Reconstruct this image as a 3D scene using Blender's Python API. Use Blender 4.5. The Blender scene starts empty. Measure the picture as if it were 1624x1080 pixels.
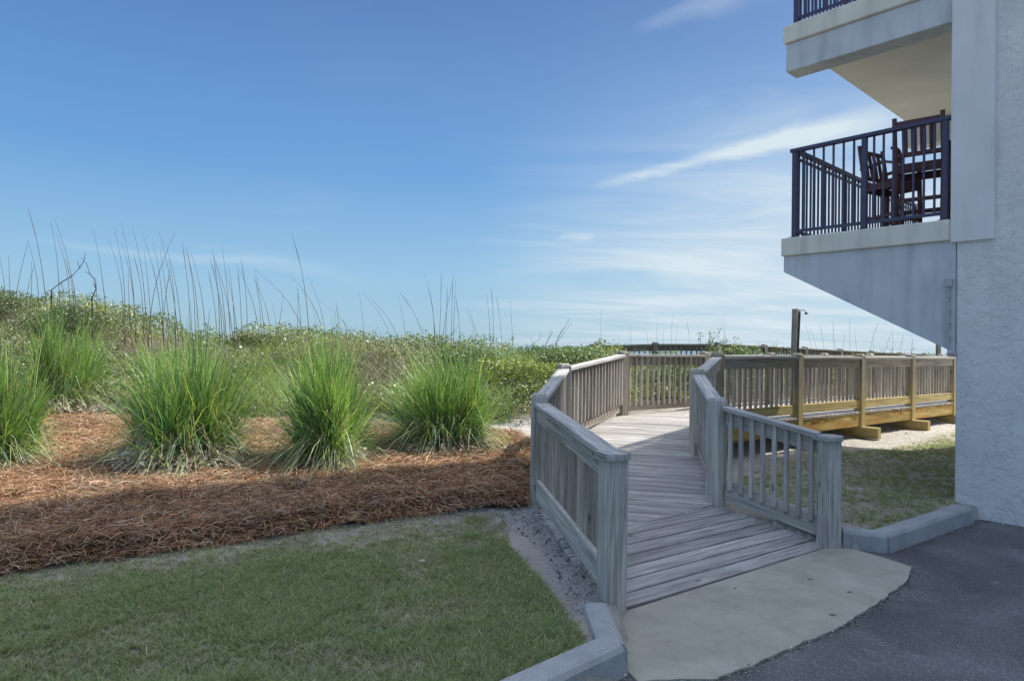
import bpy, math, random
import numpy as np
from mathutils import Vector, Matrix, noise as mnoise
R = math.radians
random.seed(7); rng = np.random.default_rng(11)
scene = bpy.context.scene
C = scene.collection

# ------------------------------------------------------------------ camera
cd = bpy.data.cameras.new('camera'); cam = bpy.data.objects.new('camera', cd); C.objects.link(cam)
cd.sensor_width = 36; cd.lens = 23.28; cd.clip_start = .05; cd.clip_end = 9000
cam.matrix_world = Matrix.Translation((0, 0, 1.68)) @ Matrix.Rotation(R(90.55), 4, 'X') @ Matrix.Rotation(R(.8), 4, 'Z')
scene.camera = cam

# ------------------------------------------------------------------ light
AZ, EL = 24.0, 54.0                       # sun: degrees from +X towards +Y, elevation
SKY = .15; SUN = 2.45
sl = bpy.data.lights.new('sun', 'SUN'); so = bpy.data.objects.new('sun', sl); C.objects.link(so)
sl.energy = SUN; sl.angle = R(.53); sl.color = (1, .955, .88)
sd = Vector((math.cos(R(AZ)) * math.cos(R(EL)), math.sin(R(AZ)) * math.cos(R(EL)), math.sin(R(EL))))
so.rotation_euler = sd.to_track_quat('Z', 'Y').to_euler()
so.location = (20, 10, 40)
vs = scene.view_settings
vs.view_transform = 'Standard'; vs.look = 'None'; vs.gamma = 1; vs.exposure = 1.36; vs.use_curve_mapping = False

def nodes(idblock):
    idblock.use_nodes = True
    nt = idblock.node_tree; nt.nodes.clear()
    return nt
def N(nt, typ, **kw):
    n = nt.nodes.new(typ)
    for k, v in kw.items():
        if k.startswith('i_'):
            key = k[2:]; key = int(key) if key.isdigit() else key.replace('_', ' ')
            n.inputs[key].default_value = v
        else: setattr(n, k, v)
    return n
def L(nt, a, ao, b, bi): nt.links.new(a.outputs[ao], b.inputs[bi])
def ramp(nt, stops, interp='LINEAR'):
    r = nt.nodes.new('ShaderNodeValToRGB'); r.color_ramp.interpolation = interp
    e = r.color_ramp.elements
    while len(e) < len(stops): e.new(.5)
    for k, (p, c) in enumerate(stops):
        e[k].position = p; e[k].color = (c, c, c, 1) if isinstance(c, (int, float)) else (*c, 1)
    return r

w = bpy.data.worlds.new('World'); scene.world = w; nt = nodes(w)
sky = N(nt, 'ShaderNodeTexSky', sky_type='NISHITA', sun_disc=False, sun_elevation=R(EL), sun_rotation=R(90 - AZ),
        air_density=1.0, dust_density=1.2, ozone_density=1.6, altitude=0)
hs0 = N(nt, 'ShaderNodeHueSaturation', i_Saturation=.62, i_Value=1.0); L(nt, sky, 0, hs0, 'Color')
tz = N(nt, 'ShaderNodeTexCoord'); sz = N(nt, 'ShaderNodeSeparateXYZ'); L(nt, tz, 'Generated', sz, 0)
hz = ramp(nt, [(0, .94), (.46, .90), (.75, .0)], 'EASE'); L(nt, sz, 2, hz, 0)     # blue of a dry clear sky, paler in the low air
hc_ = ramp(nt, [(0, (.88, 1.40, 1.72)), (.10, (.60, 1.22, 1.80)), (.25, (.18, .72, 1.58)), (.48, (.03, .32, 1.02))]); L(nt, sz, 2, hc_, 0)
hs = N(nt, 'ShaderNodeMix', data_type='RGBA'); L(nt, hz, 0, hs, 0); L(nt, hs0, 0, hs, 6); L(nt, hc_, 0, hs, 7)
# cirrus: thin streaks on a plane far above, thicker towards the south-east horizon
tc = N(nt, 'ShaderNodeTexCoord'); sep = N(nt, 'ShaderNodeSeparateXYZ'); L(nt, tc, 'Generated', sep, 0)
zc = N(nt, 'ShaderNodeMath', operation='MAXIMUM', i_1=.0); L(nt, sep, 2, zc, 0)
za = N(nt, 'ShaderNodeMath', operation='ADD', i_1=.09); L(nt, zc, 0, za, 0)
dx = N(nt, 'ShaderNodeMath', operation='DIVIDE'); L(nt, sep, 0, dx, 0); L(nt, za, 0, dx, 1)
dy = N(nt, 'ShaderNodeMath', operation='DIVIDE'); L(nt, sep, 1, dy, 0); L(nt, za, 0, dy, 1)
cb = N(nt, 'ShaderNodeCombineXYZ'); L(nt, dx, 0, cb, 0); L(nt, dy, 0, cb, 1)
mp = N(nt, 'ShaderNodeMapping'); mp.inputs['Rotation'].default_value = (0, 0, R(38)); mp.inputs['Scale'].default_value = (.5, 1.15, 1); L(nt, cb, 0, mp, 0)
n1 = N(nt, 'ShaderNodeTexNoise', i_Scale=1.1, i_Detail=9, i_Roughness=.62, i_Distortion=.55); L(nt, mp, 0, n1, 0)
mp2 = N(nt, 'ShaderNodeMapping'); mp2.inputs['Scale'].default_value = (.25, .3, 1); mp2.inputs['Location'].default_value = (3.3, 1.2, 0); L(nt, cb, 0, mp2, 0)
n2 = N(nt, 'ShaderNodeTexNoise', i_Scale=1.0, i_Detail=3); L(nt, mp2, 0, n2, 0)
r1 = ramp(nt, [(.46, 0), (.72, 1)]); L(nt, n1, 0, r1, 0)
r2 = ramp(nt, [(.50, 0), (.74, 1)]); L(nt, n2, 0, r2, 0)
st = N(nt, 'ShaderNodeMath', operation='MULTIPLY'); L(nt, r1, 0, st, 0); L(nt, r2, 0, st, 1)
# veil of high cloud towards the sun's side of the horizon
azd = N(nt, 'ShaderNodeVectorMath', operation='DOT_PRODUCT'); azd.inputs[1].default_value = (.62, .78, 0); L(nt, tc, 'Generated', azd, 0)
ra = ramp(nt, [(.70, 0), (.97, 1)], 'EASE'); L(nt, azd, 'Value', ra, 0)
rz = ramp(nt, [(.0, .85), (.14, .85), (.26, .42), (.42, .06)], 'EASE'); L(nt, zc, 0, rz, 0)
nv = ramp(nt, [(.30, .30), (.66, 1.25)]); L(nt, n1, 0, nv, 0)
ve = N(nt, 'ShaderNodeMath', operation='MULTIPLY'); L(nt, ra, 0, ve, 0); L(nt, rz, 0, ve, 1)
ve2 = N(nt, 'ShaderNodeMath', operation='MULTIPLY'); L(nt, ve, 0, ve2, 0); L(nt, nv, 0, ve2, 1)
sc_ = N(nt, 'ShaderNodeMath', operation='MULTIPLY', i_1=.75); L(nt, st, 0, sc_, 0)
# single long wisps: thin bands along great circles, frayed by noise
def wisp(d1, d2, width, amt, flare=.0):
    d1, d2 = Vector(d1).normalized(), Vector(d2).normalized(); n = d1.cross(d2).normalized(); c = (d1 + d2).normalized(); half = math.acos(d1.dot(d2)) / 2
    wv = N(nt, 'ShaderNodeTexNoise', i_Scale=5.0, i_Detail=8, i_Roughness=.62); L(nt, tc, 'Generated', wv, 0)
    dn = N(nt, 'ShaderNodeVectorMath', operation='DOT_PRODUCT'); dn.inputs[1].default_value = n; L(nt, tc, 'Generated', dn, 0)
    off = N(nt, 'ShaderNodeMath', operation='MULTIPLY_ADD', i_1=.050, i_2=-.025); L(nt, wv, 0, off, 0)
    ad = N(nt, 'ShaderNodeMath', operation='ADD'); L(nt, dn, 'Value', ad, 0); L(nt, off, 0, ad, 1)
    al = N(nt, 'ShaderNodeVectorMath', operation='DOT_PRODUCT'); al.inputs[1].default_value = (d2 - d1).normalized(); L(nt, tc, 'Generated', al, 0)
    tt = N(nt, 'ShaderNodeMapRange', i_1=-math.sin(half), i_2=math.sin(half)); sh0 = (d2 - d1).normalized().dot(c); tt.inputs[1].default_value += sh0; tt.inputs[2].default_value += sh0; L(nt, al, 'Value', tt, 0)
    fade = ramp(nt, [(0, 0), (.25, .7), (.7, 1), (1, .15)], 'EASE'); L(nt, tt, 0, fade, 0)
    ab = N(nt, 'ShaderNodeMath', operation='ABSOLUTE'); L(nt, ad, 0, ab, 0)
    wd = N(nt, 'ShaderNodeMath', operation='MULTIPLY_ADD', i_1=flare, i_2=width); L(nt, tt, 0, wd, 0)
    dv = N(nt, 'ShaderNodeMath', operation='DIVIDE'); L(nt, ab, 0, dv, 0); L(nt, wd, 0, dv, 1)
    g = ramp(nt, [(0, 1), (1, 0)], 'EASE'); L(nt, dv, 0, g, 0)
    fr = ramp(nt, [(.35, .35), (.65, 1)]); L(nt, n1, 0, fr, 0)
    a1 = N(nt, 'ShaderNodeMath', operation='MULTIPLY'); L(nt, g, 0, a1, 0); L(nt, fade, 0, a1, 1)
    a2 = N(nt, 'ShaderNodeMath', operation='MULTIPLY'); L(nt, a1, 0, a2, 0); L(nt, fr, 0, a2, 1)
    a3 = N(nt, 'ShaderNodeMath', operation='MULTIPLY', i_1=amt); L(nt, a2, 0, a3, 0); return a3
wsum = sc_
for args in (((.095, 1, .238), (.60, 1, .370), .007, .85, .022), ((.17, 1, .475), (.36, 1, .54), .012, .38, .012), ((.06, 1, .158), (.13, 1, .163), .007, .5, .004), ((.11, 1, .14), (.42, 1, .125), .018, .5, .05), ((-.80, 1, .155), (-.20, 1, .105), .006, .28, .012)):
    wq = wisp(*args); ws = N(nt, 'ShaderNodeMath', operation='ADD'); L(nt, wsum, 0, ws, 0); L(nt, wq, 0, ws, 1); wsum = ws
su = N(nt, 'ShaderNodeMath', operation='ADD', use_clamp=True); L(nt, wsum, 0, su, 0); L(nt, ve2, 0, su, 1)
mx = N(nt, 'ShaderNodeMix', data_type='RGBA'); L(nt, su, 0, mx, 0); L(nt, hs, 2, mx, 6); mx.inputs[7].default_value = (1.80, 2.08, 2.27, 1)
bg = N(nt, 'ShaderNodeBackground', i_Strength=SKY); L(nt, mx, 2, bg, 0)
wo = N(nt, 'ShaderNodeOutputWorld'); L(nt, bg, 0, wo, 0)

# ------------------------------------------------------------------ materials
def coords(nt, scale, offset_rand=True):
    tc = N(nt, 'ShaderNodeTexCoord'); m = N(nt, 'ShaderNodeMapping'); m.inputs['Scale'].default_value = scale
    if offset_rand:
        oi = N(nt, 'ShaderNodeObjectInfo')
        mu = N(nt, 'ShaderNodeMath', operation='MULTIPLY', i_1=37.0); L(nt, oi, 'Random', mu, 0)
        cbx = N(nt, 'ShaderNodeCombineXYZ'); L(nt, mu, 0, cbx, 0); L(nt, mu, 0, cbx, 1)
        ad = N(nt, 'ShaderNodeVectorMath', operation='ADD'); L(nt, tc, 'Object', ad, 0); L(nt, cbx, 0, ad, 1)
        L(nt, ad, 0, m, 0)
    else: L(nt, tc, 'Object', m, 0)
    return tc, m
def mixc(nt, fac, a, b, blend='MIX'):
    m = N(nt, 'ShaderNodeMix', data_type='RGBA', blend_type=blend)
    if isinstance(fac, (int, float)): m.inputs[0].default_value = fac
    else: L(nt, fac[0], fac[1], m, 0)
    for i, v in ((6, a), (7, b)):
        if isinstance(v[0], (int, float)): m.inputs[i].default_value = (*v, 1) if len(v) == 3 else v
        else: L(nt, v[0], v[1], m, i)
    return m
def out(nt, col, rough=.8, bump=None, spec=.3):
    p = N(nt, 'ShaderNodeBsdfPrincipled')
    p.inputs['Specular IOR Level'].default_value = spec
    if isinstance(rough, (int, float)): p.inputs['Roughness'].default_value = rough
    else: L(nt, rough[0], rough[1], p, 'Roughness')
    if isinstance(col[0], (int, float)): p.inputs['Base Color'].default_value = (*col, 1)
    else: L(nt, col[0], col[1], p, 'Base Color')
    if bump is not None: L(nt, bump, 0, p, 'Normal')
    o = N(nt, 'ShaderNodeOutputMaterial'); L(nt, p, 0, o, 0)
    return p
def bumpn(nt, src, strength, dist):
    b = N(nt, 'ShaderNodeBump', i_Strength=strength, i_Distance=dist); L(nt, src[0], src[1], b, 'Height'); return b

def wood(name, dark, light, stain=None, stain_amt=.4, vary=.26, moss=None, lowyellow=None):
    m = bpy.data.materials.new(name); nt = nodes(m)
    tc, mp = coords(nt, (1.6, 34, 34))
    g = N(nt, 'ShaderNodeTexNoise', i_Scale=1.0, i_Detail=6, i_Roughness=.65, i_Distortion=.6); L(nt, mp, 0, g, 0)
    tc2, mp2 = coords(nt, (2.2, 9, 9))
    g2 = N(nt, 'ShaderNodeTexNoise', i_Scale=1.0, i_Detail=3, i_Distortion=.3); L(nt, mp2, 0, g2, 0)
    mid = tuple((a + b) * .5 for a, b in zip(dark, light))
    rc = ramp(nt, [(.30, tuple(c * .8 for c in dark)), (.5, mid), (.66, light)]); L(nt, g, 0, rc, 0)
    col = rc
    if stain:
        rs = ramp(nt, [(.42, 0), (.7, 1)]); L(nt, g2, 0, rs, 0)
        ms = N(nt, 'ShaderNodeMath', operation='MULTIPLY', i_1=stain_amt); L(nt, rs, 0, ms, 0)
        mm = mixc(nt, (ms, 0), (rc, 0), stain); col = mm
    outi = 0 if col is rc else 2
    # checks along the grain
    tc3, mp3 = coords(nt, (1.1, 60, 60))
    cr = N(nt, 'ShaderNodeTexNoise', i_Scale=1.0, i_Detail=2, i_Distortion=1.2); L(nt, mp3, 0, cr, 0)
    rr = ramp(nt, [(.30, .35), (.36, 1)]); L(nt, cr, 0, rr, 0)
    m1 = mixc(nt, .85, (col, outi), (rr, 0), 'MULTIPLY')
    # knots
    tc4, mp4 = coords(nt, (2.3, 7, 7))
    vo = N(nt, 'ShaderNodeTexVoronoi', i_Scale=1.0); L(nt, mp4, 0, vo, 0)
    kr = ramp(nt, [(.05, .35), (.09, .8), (.13, 1)]); L(nt, vo, 'Distance', kr, 0)
    m2 = mixc(nt, .8, (m1, 2), (kr, 0), 'MULTIPLY')
    oi = N(nt, 'ShaderNodeObjectInfo')
    vr = N(nt, 'ShaderNodeMapRange', i_3=1 - vary, i_4=1 + vary); L(nt, oi, 'Random', vr, 0)
    m3 = N(nt, 'ShaderNodeVectorMath', operation='SCALE'); L(nt, m2, 2, m3, 0); L(nt, vr, 0, m3, 'Scale')
    last = (m3, 0)
    if lowyellow:    # posts: newer, yellower timber towards the foot (local x runs along the post)
        ox = N(nt, 'ShaderNodeSeparateXYZ'); L(nt, tc, 'Object', ox, 0)
        ly = ramp(nt, [(.0, 1), (1.0, 0)], 'EASE')
        mr = N(nt, 'ShaderNodeMapRange', i_1=lowyellow[1], i_2=lowyellow[2]); L(nt, ox, 0, mr, 0); L(nt, mr, 0, ly, 0)
        mq = mixc(nt, (ly, 0), last, lowyellow[0]); mq2 = mixc(nt, .55, (mq, 2), (rr, 0), 'MULTIPLY'); last = (mq2, 2)
        m4 = mixc(nt, .5, last, (kr, 0), 'MULTIPLY'); last = (m4, 2)
    b = bumpn(nt, (g, 0), .5, .004)
    b2 = bumpn(nt, (rr, 0), .6, .003); L(nt, b, 0, b2, 'Normal')
    out(nt, last, .82, b2, .25)
    return m
M = {}
M['rail'] = wood('weathered_rail_wood', (.30, .275, .24), (.64, .60, .54), (.37, .37, .28), .35)
M['cap'] = wood('weathered_cap_wood', (.31, .295, .27), (.62, .60, .555), (.30, .29, .27), .45, .12)
M['deck'] = wood('weathered_deck_wood', (.235, .222, .205), (.56, .535, .50), (.28, .25, .225), .6, .17)
M['tan'] = wood('tan_rail_wood', (.25, .21, .17), (.54, .48, .40), (.33, .33, .26), .35)
M['yellow'] = wood('treated_yellow_wood', (.38, .26, .08), (.62, .46, .18), (.42, .17, .03), .8, .12)
M['kick'] = wood('treated_tan_wood', (.38, .28, .10), (.62, .49, .22), (.36, .33, .22), .45, .12)
M['postmix'] = wood('long_post_wood', (.24, .20, .15), (.48, .42, .33), (.33, .33, .24), .35, .12, lowyellow=((.50, .38, .17), .3, 1.0))
M['far'] = wood('dark_far_wood', (.18, .16, .14), (.36, .33, .29), (.16, .17, .15), .4)

def simple_noise_mat(name, c1, c2, scale=6, rough=.85, bump=0., bscale=60, bdist=.004, c3=None, spots=None, spec=.3):
    m = bpy.data.materials.new(name); nt = nodes(m)
    tc = N(nt, 'ShaderNodeTexCoord')
    n = N(nt, 'ShaderNodeTexNoise', i_Scale=scale, i_Detail=6, i_Roughness=.6); L(nt, tc, 'Object', n, 0)
    stops = [(.3, c1), (.7, c2)] if c3 is None else [(.28, c1), (.5, c2), (.72, c3)]
    r = ramp(nt, stops); L(nt, n, 0, r, 0); last = (r, 0)
    n2 = N(nt, 'ShaderNodeTexNoise', i_Scale=bscale, i_Detail=5, i_Roughness=.7); L(nt, tc, 'Object', n2, 0)
    if spots:
        rs = ramp(nt, spots); L(nt, n2, 0, rs, 0)
        mm = mixc(nt, 1.0, last, (rs, 0), 'MULTIPLY'); last = (mm, 2)
    b = bumpn(nt, (n2, 0), bump, bdist) if bump else None
    out(nt, last, rough, b, spec)
    return m
M['sand'] = simple_noise_mat('pale_sand', (.33, .30, .27), (.52, .49, .44), 3.0, .95, .8, 45, .02, spots=[(.3, .62), (.5, 1)])
M['gravel'] = simple_noise_mat('grey_sandy_soil', (.20, .19, .18), (.40, .39, .37), 9, .95, .9, 70, .02, spots=[(.35, .5), (.6, 1.1)])
M['soil'] = simple_noise_mat('lawn_soil', (.10, .095, .07), (.24, .22, .18), 2.4, .95, .8, 50, .02, spots=[(.3, .6), (.6, 1.1)])
M['litter'] = simple_noise_mat('dune_litter', (.10, .085, .055), (.24, .20, .145), 5, .95, .8, 50, .03)
M['mulch'] = simple_noise_mat('pine_straw_bed', (.10, .055, .033), (.22, .125, .075), 9, .95, .9, 60, .03, spots=[(.35, .45), (.6, 1.1)])
M['steel'] = simple_noise_mat('painted_steel', (.055, .05, .10), (.07, .065, .125), 6, .42, .05, 200, .001, spec=.5)
M['chair'] = wood('dark_chair_wood', (.10, .05, .05), (.20, .11, .105), vary=.1)
M['grey_metal'] = simple_noise_mat('grey_painted_metal', (.42, .43, .44), (.5, .5, .5), 8, .6)
M['bark'] = simple_noise_mat('twig_bark', (.05, .04, .04), (.11, .09, .085), 20, .9)
M['stalk'] = simple_noise_mat('dry_stalk_stem', (.10, .075, .07), (.19, .15, .13), 3, .9)
M['water'] = simple_noise_mat('sea_water', (.03, .07, .09), (.05, .1, .12), .05, .25, .3, 2, .1)

# concrete
def concrete(name, c1, c2, dark=.75):
    m = bpy.data.materials.new(name); nt = nodes(m)
    tc = N(nt, 'ShaderNodeTexCoord')
    n = N(nt, 'ShaderNodeTexNoise', i_Scale=2.6, i_Detail=7, i_Roughness=.62, i_Distortion=.4); L(nt, tc, 'Object', n, 0)
    r = ramp(nt, [(.3, c1), (.7, c2)]); L(nt, n, 0, r, 0)
    n2 = N(nt, 'ShaderNodeTexNoise', i_Scale=140, i_Detail=3); L(nt, tc, 'Object', n2, 0)
    r2 = ramp(nt, [(.32, dark), (.5, 1), (.75, 1.1)]); L(nt, n2, 0, r2, 0)
    mm = mixc(nt, 1.0, (r, 0), (r2, 0), 'MULTIPLY')
    n3 = N(nt, 'ShaderNodeTexNoise', i_Scale=3.4, i_Detail=9, i_Roughness=.7, i_Distortion=.5); L(nt, tc, 'Object', n3, 0)
    r3 = ramp(nt, [(.28, 1.08), (.46, 1), (.60, .9), (.74, .74)]); L(nt, n3, 0, r3, 0)
    m4 = mixc(nt, 1.0, (mm, 2), (r3, 0), 'MULTIPLY')
    out(nt, (m4, 2), .88, bumpn(nt, (n2, 0), .35, .002), .25)
    return m
M['apron'] = concrete('concrete_apron', (.37, .35, .285), (.48, .46, .385))
M['kerb'] = concrete('concrete_kerb', (.33, .34, .34), (.46, .465, .455), .7)

# asphalt
m = bpy.data.materials.new('asphalt'); nt = nodes(m); tc = N(nt, 'ShaderNodeTexCoord')
v = N(nt, 'ShaderNodeTexVoronoi', i_Scale=150); L(nt, tc, 'Object', v, 0)
sr = ramp(nt, [(.0, (.095, .097, .10)), (.55, (.125, .125, .125)), (.9, (.165, .163, .16)), (1.0, (.28, .275, .27))])
sepc = N(nt, 'ShaderNodeSeparateColor'); L(nt, v, 'Color', sepc, 0); L(nt, sepc, 0, sr, 0)
n = N(nt, 'ShaderNodeTexNoise', i_Scale=1.3, i_Detail=6, i_Distortion=.6); L(nt, tc, 'Object', n, 0)
r = ramp(nt, [(.28, .62), (.5, .95), (.72, 1.5)]); L(nt, n, 0, r, 0)
mm = mixc(nt, 1.0, (sr, 0), (r, 0), 'MULTIPLY')
n5 = N(nt, 'ShaderNodeTexNoise', i_Scale=3.4, i_Detail=8, i_Roughness=.75); L(nt, tc, 'Object', n5, 0)
r5 = ramp(nt, [(.60, 0), (.68, .7)]); L(nt, n5, 0, r5, 0)
m5 = mixc(nt, (r5, 0), (mm, 2), (.27, .28, .30))
n4 = N(nt, 'ShaderNodeTexNoise', i_Scale=90, i_Detail=4); L(nt, tc, 'Object', n4, 0)
out(nt, (m5, 2), .8, bumpn(nt, (n4, 0), .8, .006), .35); M['asphalt'] = m

# stucco: rough trowelled for the wall, smooth for slabs
def stucco(name, col, rough_relief, streak=1.):
    m = bpy.data.materials.new(name); nt = nodes(m); tc = N(nt, 'ShaderNodeTexCoord')
    n = N(nt, 'ShaderNodeTexNoise', i_Scale=2.2, i_Detail=5); L(nt, tc, 'Object', n, 0)
    r = ramp(nt, [(.3, tuple(c * .93 for c in col)), (.7, tuple(min(1, c * 1.04) for c in col))]); L(nt, n, 0, r, 0)
    mp = N(nt, 'ShaderNodeMapping'); mp.inputs['Scale'].default_value = (6, 6, 1.0); L(nt, tc, 'Object', mp, 0)
    nn = N(nt, 'ShaderNodeTexNoise', i_Scale=1, i_Detail=5); L(nt, mp, 0, nn, 0)
    rs = ramp(nt, [(.32, 1 - .2 * streak), (.42, 1 - .08 * streak), (.55, 1)]); L(nt, nn, 0, rs, 0)
    mm = mixc(nt, 1, (r, 0), (rs, 0), 'MULTIPLY')
    if rough_relief:
        n1 = N(nt, 'ShaderNodeTexNoise', i_Scale=12, i_Detail=9, i_Roughness=.6, i_Distortion=.25); L(nt, tc, 'Object', n1, 0)
        rr = ramp(nt, [(.36, 0), (.50, .6), (.66, 1)], 'EASE'); L(nt, n1, 0, rr, 0)
        n3 = N(nt, 'ShaderNodeTexNoise', i_Scale=70, i_Detail=4); L(nt, tc, 'Object', n3, 0)
        ad = N(nt, 'ShaderNodeMath', operation='MULTIPLY_ADD', i_1=.25); L(nt, n3, 0, ad, 0); L(nt, rr, 0, ad, 2)
        b = bumpn(nt, (ad, 0), .75, .011)
    else:
        n3 = N(nt, 'ShaderNodeTexNoise', i_Scale=55, i_Detail=5); L(nt, tc, 'Object', n3, 0)
        b = bumpn(nt, (n3, 0), .45, .003)
    out(nt, (mm, 2), .9, b, .2)
    return m
M['stucco'] = stucco('trowelled_stucco', (.80, .79, .75), True, .5)
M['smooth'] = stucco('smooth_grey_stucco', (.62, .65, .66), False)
M['cream'] = stucco('cream_stucco', (.78, .75, .64), False)
M['pier'] = stucco('pier_stucco', (.79, .785, .765), False, .6)
M['soffit'] = stucco('soffit_plaster', (.74, .715, .635), False, 0)

# foliage: colour from a per-blade attribute, thin and see-through to light
def foliage(name, trans=.4, rough=.5, gloss=.12):
    m = bpy.data.materials.new(name); nt = nodes(m)
    a = N(nt, 'ShaderNodeAttribute', attribute_name='col')
    d = N(nt, 'ShaderNodeBsdfDiffuse'); L(nt, a, 'Color', d, 0)
    t = N(nt, 'ShaderNodeBsdfTranslucent'); sc = N(nt, 'ShaderNodeMix', data_type='RGBA', blend_type='MULTIPLY'); sc.inputs[0].default_value = 1
    L(nt, a, 'Color', sc, 6); sc.inputs[7].default_value = (1.25, 1.3, .7, 1); L(nt, sc, 2, t, 0)
    m1 = N(nt, 'ShaderNodeMixShader', i_0=trans); L(nt, d, 0, m1, 1); L(nt, t, 0, m1, 2)
    g = N(nt, 'ShaderNodeBsdfGlossy', i_Roughness=rough); g.inputs['Color'].default_value = (.8, .85, .85, 1)
    m2 = N(nt, 'ShaderNodeMixShader', i_0=gloss); L(nt, m1, 0, m2, 1); L(nt, g, 0, m2, 2)
    o = N(nt, 'ShaderNodeOutputMaterial'); L(nt, m2, 0, o, 0)
    return m
M['blade'] = foliage('grass_blade', .34, .5, .06)
M['turf'] = foliage('turf_blade', .3, .6, .04)
M['leaf'] = foliage('shrub_leaf', .35, .5, .09)
M['straw'] = foliage('dry_straw', .2, .6, .03)

# ------------------------------------------------------------------ object helpers
def tag(o, label=None, cat=None, group=None, kind=None):
    if label: o['label'] = label
    if cat: o['category'] = cat
    if group: o['group'] = group
    if kind: o['kind'] = kind
    return o
def empty(name, loc, label, cat, group=None, rz=0):
    o = bpy.data.objects.new(name, None); C.objects.link(o); o.location = loc; o.rotation_euler = (0, 0, rz)
    o.empty_display_size = .2
    return tag(o, label, cat, group)
def link(name, me, mat=None, parent=None, mw=None):
    o = bpy.data.objects.new(name, me); C.objects.link(o)
    if mat is not None and not me.materials: me.materials.append(mat)
    if parent is not None:
        o.parent = parent
        pm = Matrix.Translation(parent.location) @ parent.rotation_euler.to_matrix().to_4x4()
        if mw is not None: o.matrix_local = pm.inverted() @ mw
        else: o.matrix_local = pm.inverted()
    elif mw is not None: o.matrix_world = mw
    return o
def mesh(name, verts, faces, smooth=False):
    me = bpy.data.meshes.new(name); me.from_pydata(verts, [], faces); me.update()
    if smooth: me.polygons.foreach_set('use_smooth', [True] * len(me.polygons))
    return me
_cache = {}
def bar_mesh(l, w_, t, ch=.004, cut=0., dome=0., mat=None):
    """bar along local +x from 0 to l, width w_ on y, thickness t on z, chamfered edges; cut slants the far end; dome bevels the top end"""
    key = (round(l, 3), round(w_, 4), round(t, 4), ch, cut, dome, mat.name if mat else '')
    if key in _cache: return _cache[key]
    a, b = w_ / 2, t / 2
    ring = [(-a + ch, -b), (a - ch, -b), (a, -b + ch), (a, b - ch), (a - ch, b), (-a + ch, b), (-a, b - ch), (-a, -b + ch)]
    def sec(x, k=1, c=0): return [(x + c * (z / (2 * b) + .5), y * k, z * k) for y, z in ring]
    rings = [sec(0, 1, cut)]
    if dome: rings += [sec(l - dome), sec(l - dome * .25, .84), sec(l, .55)]
    else: rings += [sec(l)]
    v = sum(rings, []); f = []
    for i in range(len(rings) - 1):
        for j in range(8):
            k = (j + 1) % 8; f.append((8 * i + j, 8 * i + k, 8 * i + 8 + k, 8 * i + 8 + j))
    f.append(tuple(range(7, -1, -1))); n0 = 8 * (len(rings) - 1); f.append(tuple(range(n0, n0 + 8)))
    me = mesh('bar', v, f)
    if mat: me.materials.append(mat)
    _cache[key] = me
    return me
def frame(p, x, zhint):
    x = Vector(x).normalized(); y = Vector(zhint).cross(x).normalized(); z = x.cross(y)
    m = Matrix((x, y, z)).transposed().to_4x4(); m.translation = p
    return m
def bar(name, p0, p1, w_, t, mat, parent, up=(0, 0, 1), **kw):
    """w_ is measured across, t along 'up'"""
    p0, p1 = Vector(p0), Vector(p1); d = p1 - p0
    me = bar_mesh(d.length, w_, t, mat=mat, **kw)
    return link(name, me, mat, parent, frame(p0, d, up))
def box_local(name, lo, hi, mat, parent, ch=.006):
    """axis-aligned box in the parent's own frame, edges bevelled"""
    x0, y0, z0 = lo; x1, y1, z1 = hi; c = ch
    v = []; 
    import bmesh
    bm = bmesh.new(); bmesh.ops.create_cube(bm, size=1)
    for q in bm.verts: q.co = Vector(((x0 + x1) / 2 + q.co.x * (x1 - x0), (y0 + y1) / 2 + q.co.y * (y1 - y0), (z0 + z1) / 2 + q.co.z * (z1 - z0)))
    if c: bmesh.ops.bevel(bm, geom=bm.edges[:], offset=c, segments=1, affect='EDGES')
    me = bpy.data.meshes.new(name); bm.to_mesh(me); bm.free(); me.materials.append(mat)
    o = bpy.data.objects.new(name, me); C.objects.link(o); o.parent = parent
    return o
def prism_local(name, poly, axis, lo, hi, mat, parent):
    """polygon in the two other axes of the parent's frame, extruded on 'axis' """
    n = len(poly); v = []
    for e in (lo, hi):
        for a, b in poly:
            v.append({'x': (e, a, b), 'y': (a, e, b), 'z': (a, b, e)}[axis])
    f = [tuple(range(n)), tuple(range(2 * n - 1, n - 1, -1))] + [(i, n + i, n + (i + 1) % n, (i + 1) % n) for i in range(n)]
    import bmesh
    me = mesh(name, v, f); bm = bmesh.new(); bm.from_mesh(me); bmesh.ops.recalc_face_normals(bm, faces=bm.faces[:])
    if mat: pass
    bm.to_mesh(me); bm.free(); me.materials.append(mat)
    o = bpy.data.objects.new(name, me); C.objects.link(o); o.parent = parent
    return o
def tube_mesh(pts, radii, sides=5):
    v = []; f = []; pts = [Vector(p) for p in pts]
    for i, p in enumerate(pts):
        d = (pts[min(i + 1, len(pts) - 1)] - pts[max(i - 1, 0)]).normalized()
        a = d.orthogonal().normalized(); b = d.cross(a)
        for k in range(sides):
            t = 2 * math.pi * k / sides; v.append(p + radii[i] * (math.cos(t) * a + math.sin(t) * b))
    for i in range(len(pts) - 1):
        for k in range(sides):
            k2 = (k + 1) % sides; f.append((sides * i + k, sides * i + k2, sides * i + sides + k2, sides * i + sides + k))
    return v, f
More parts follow.
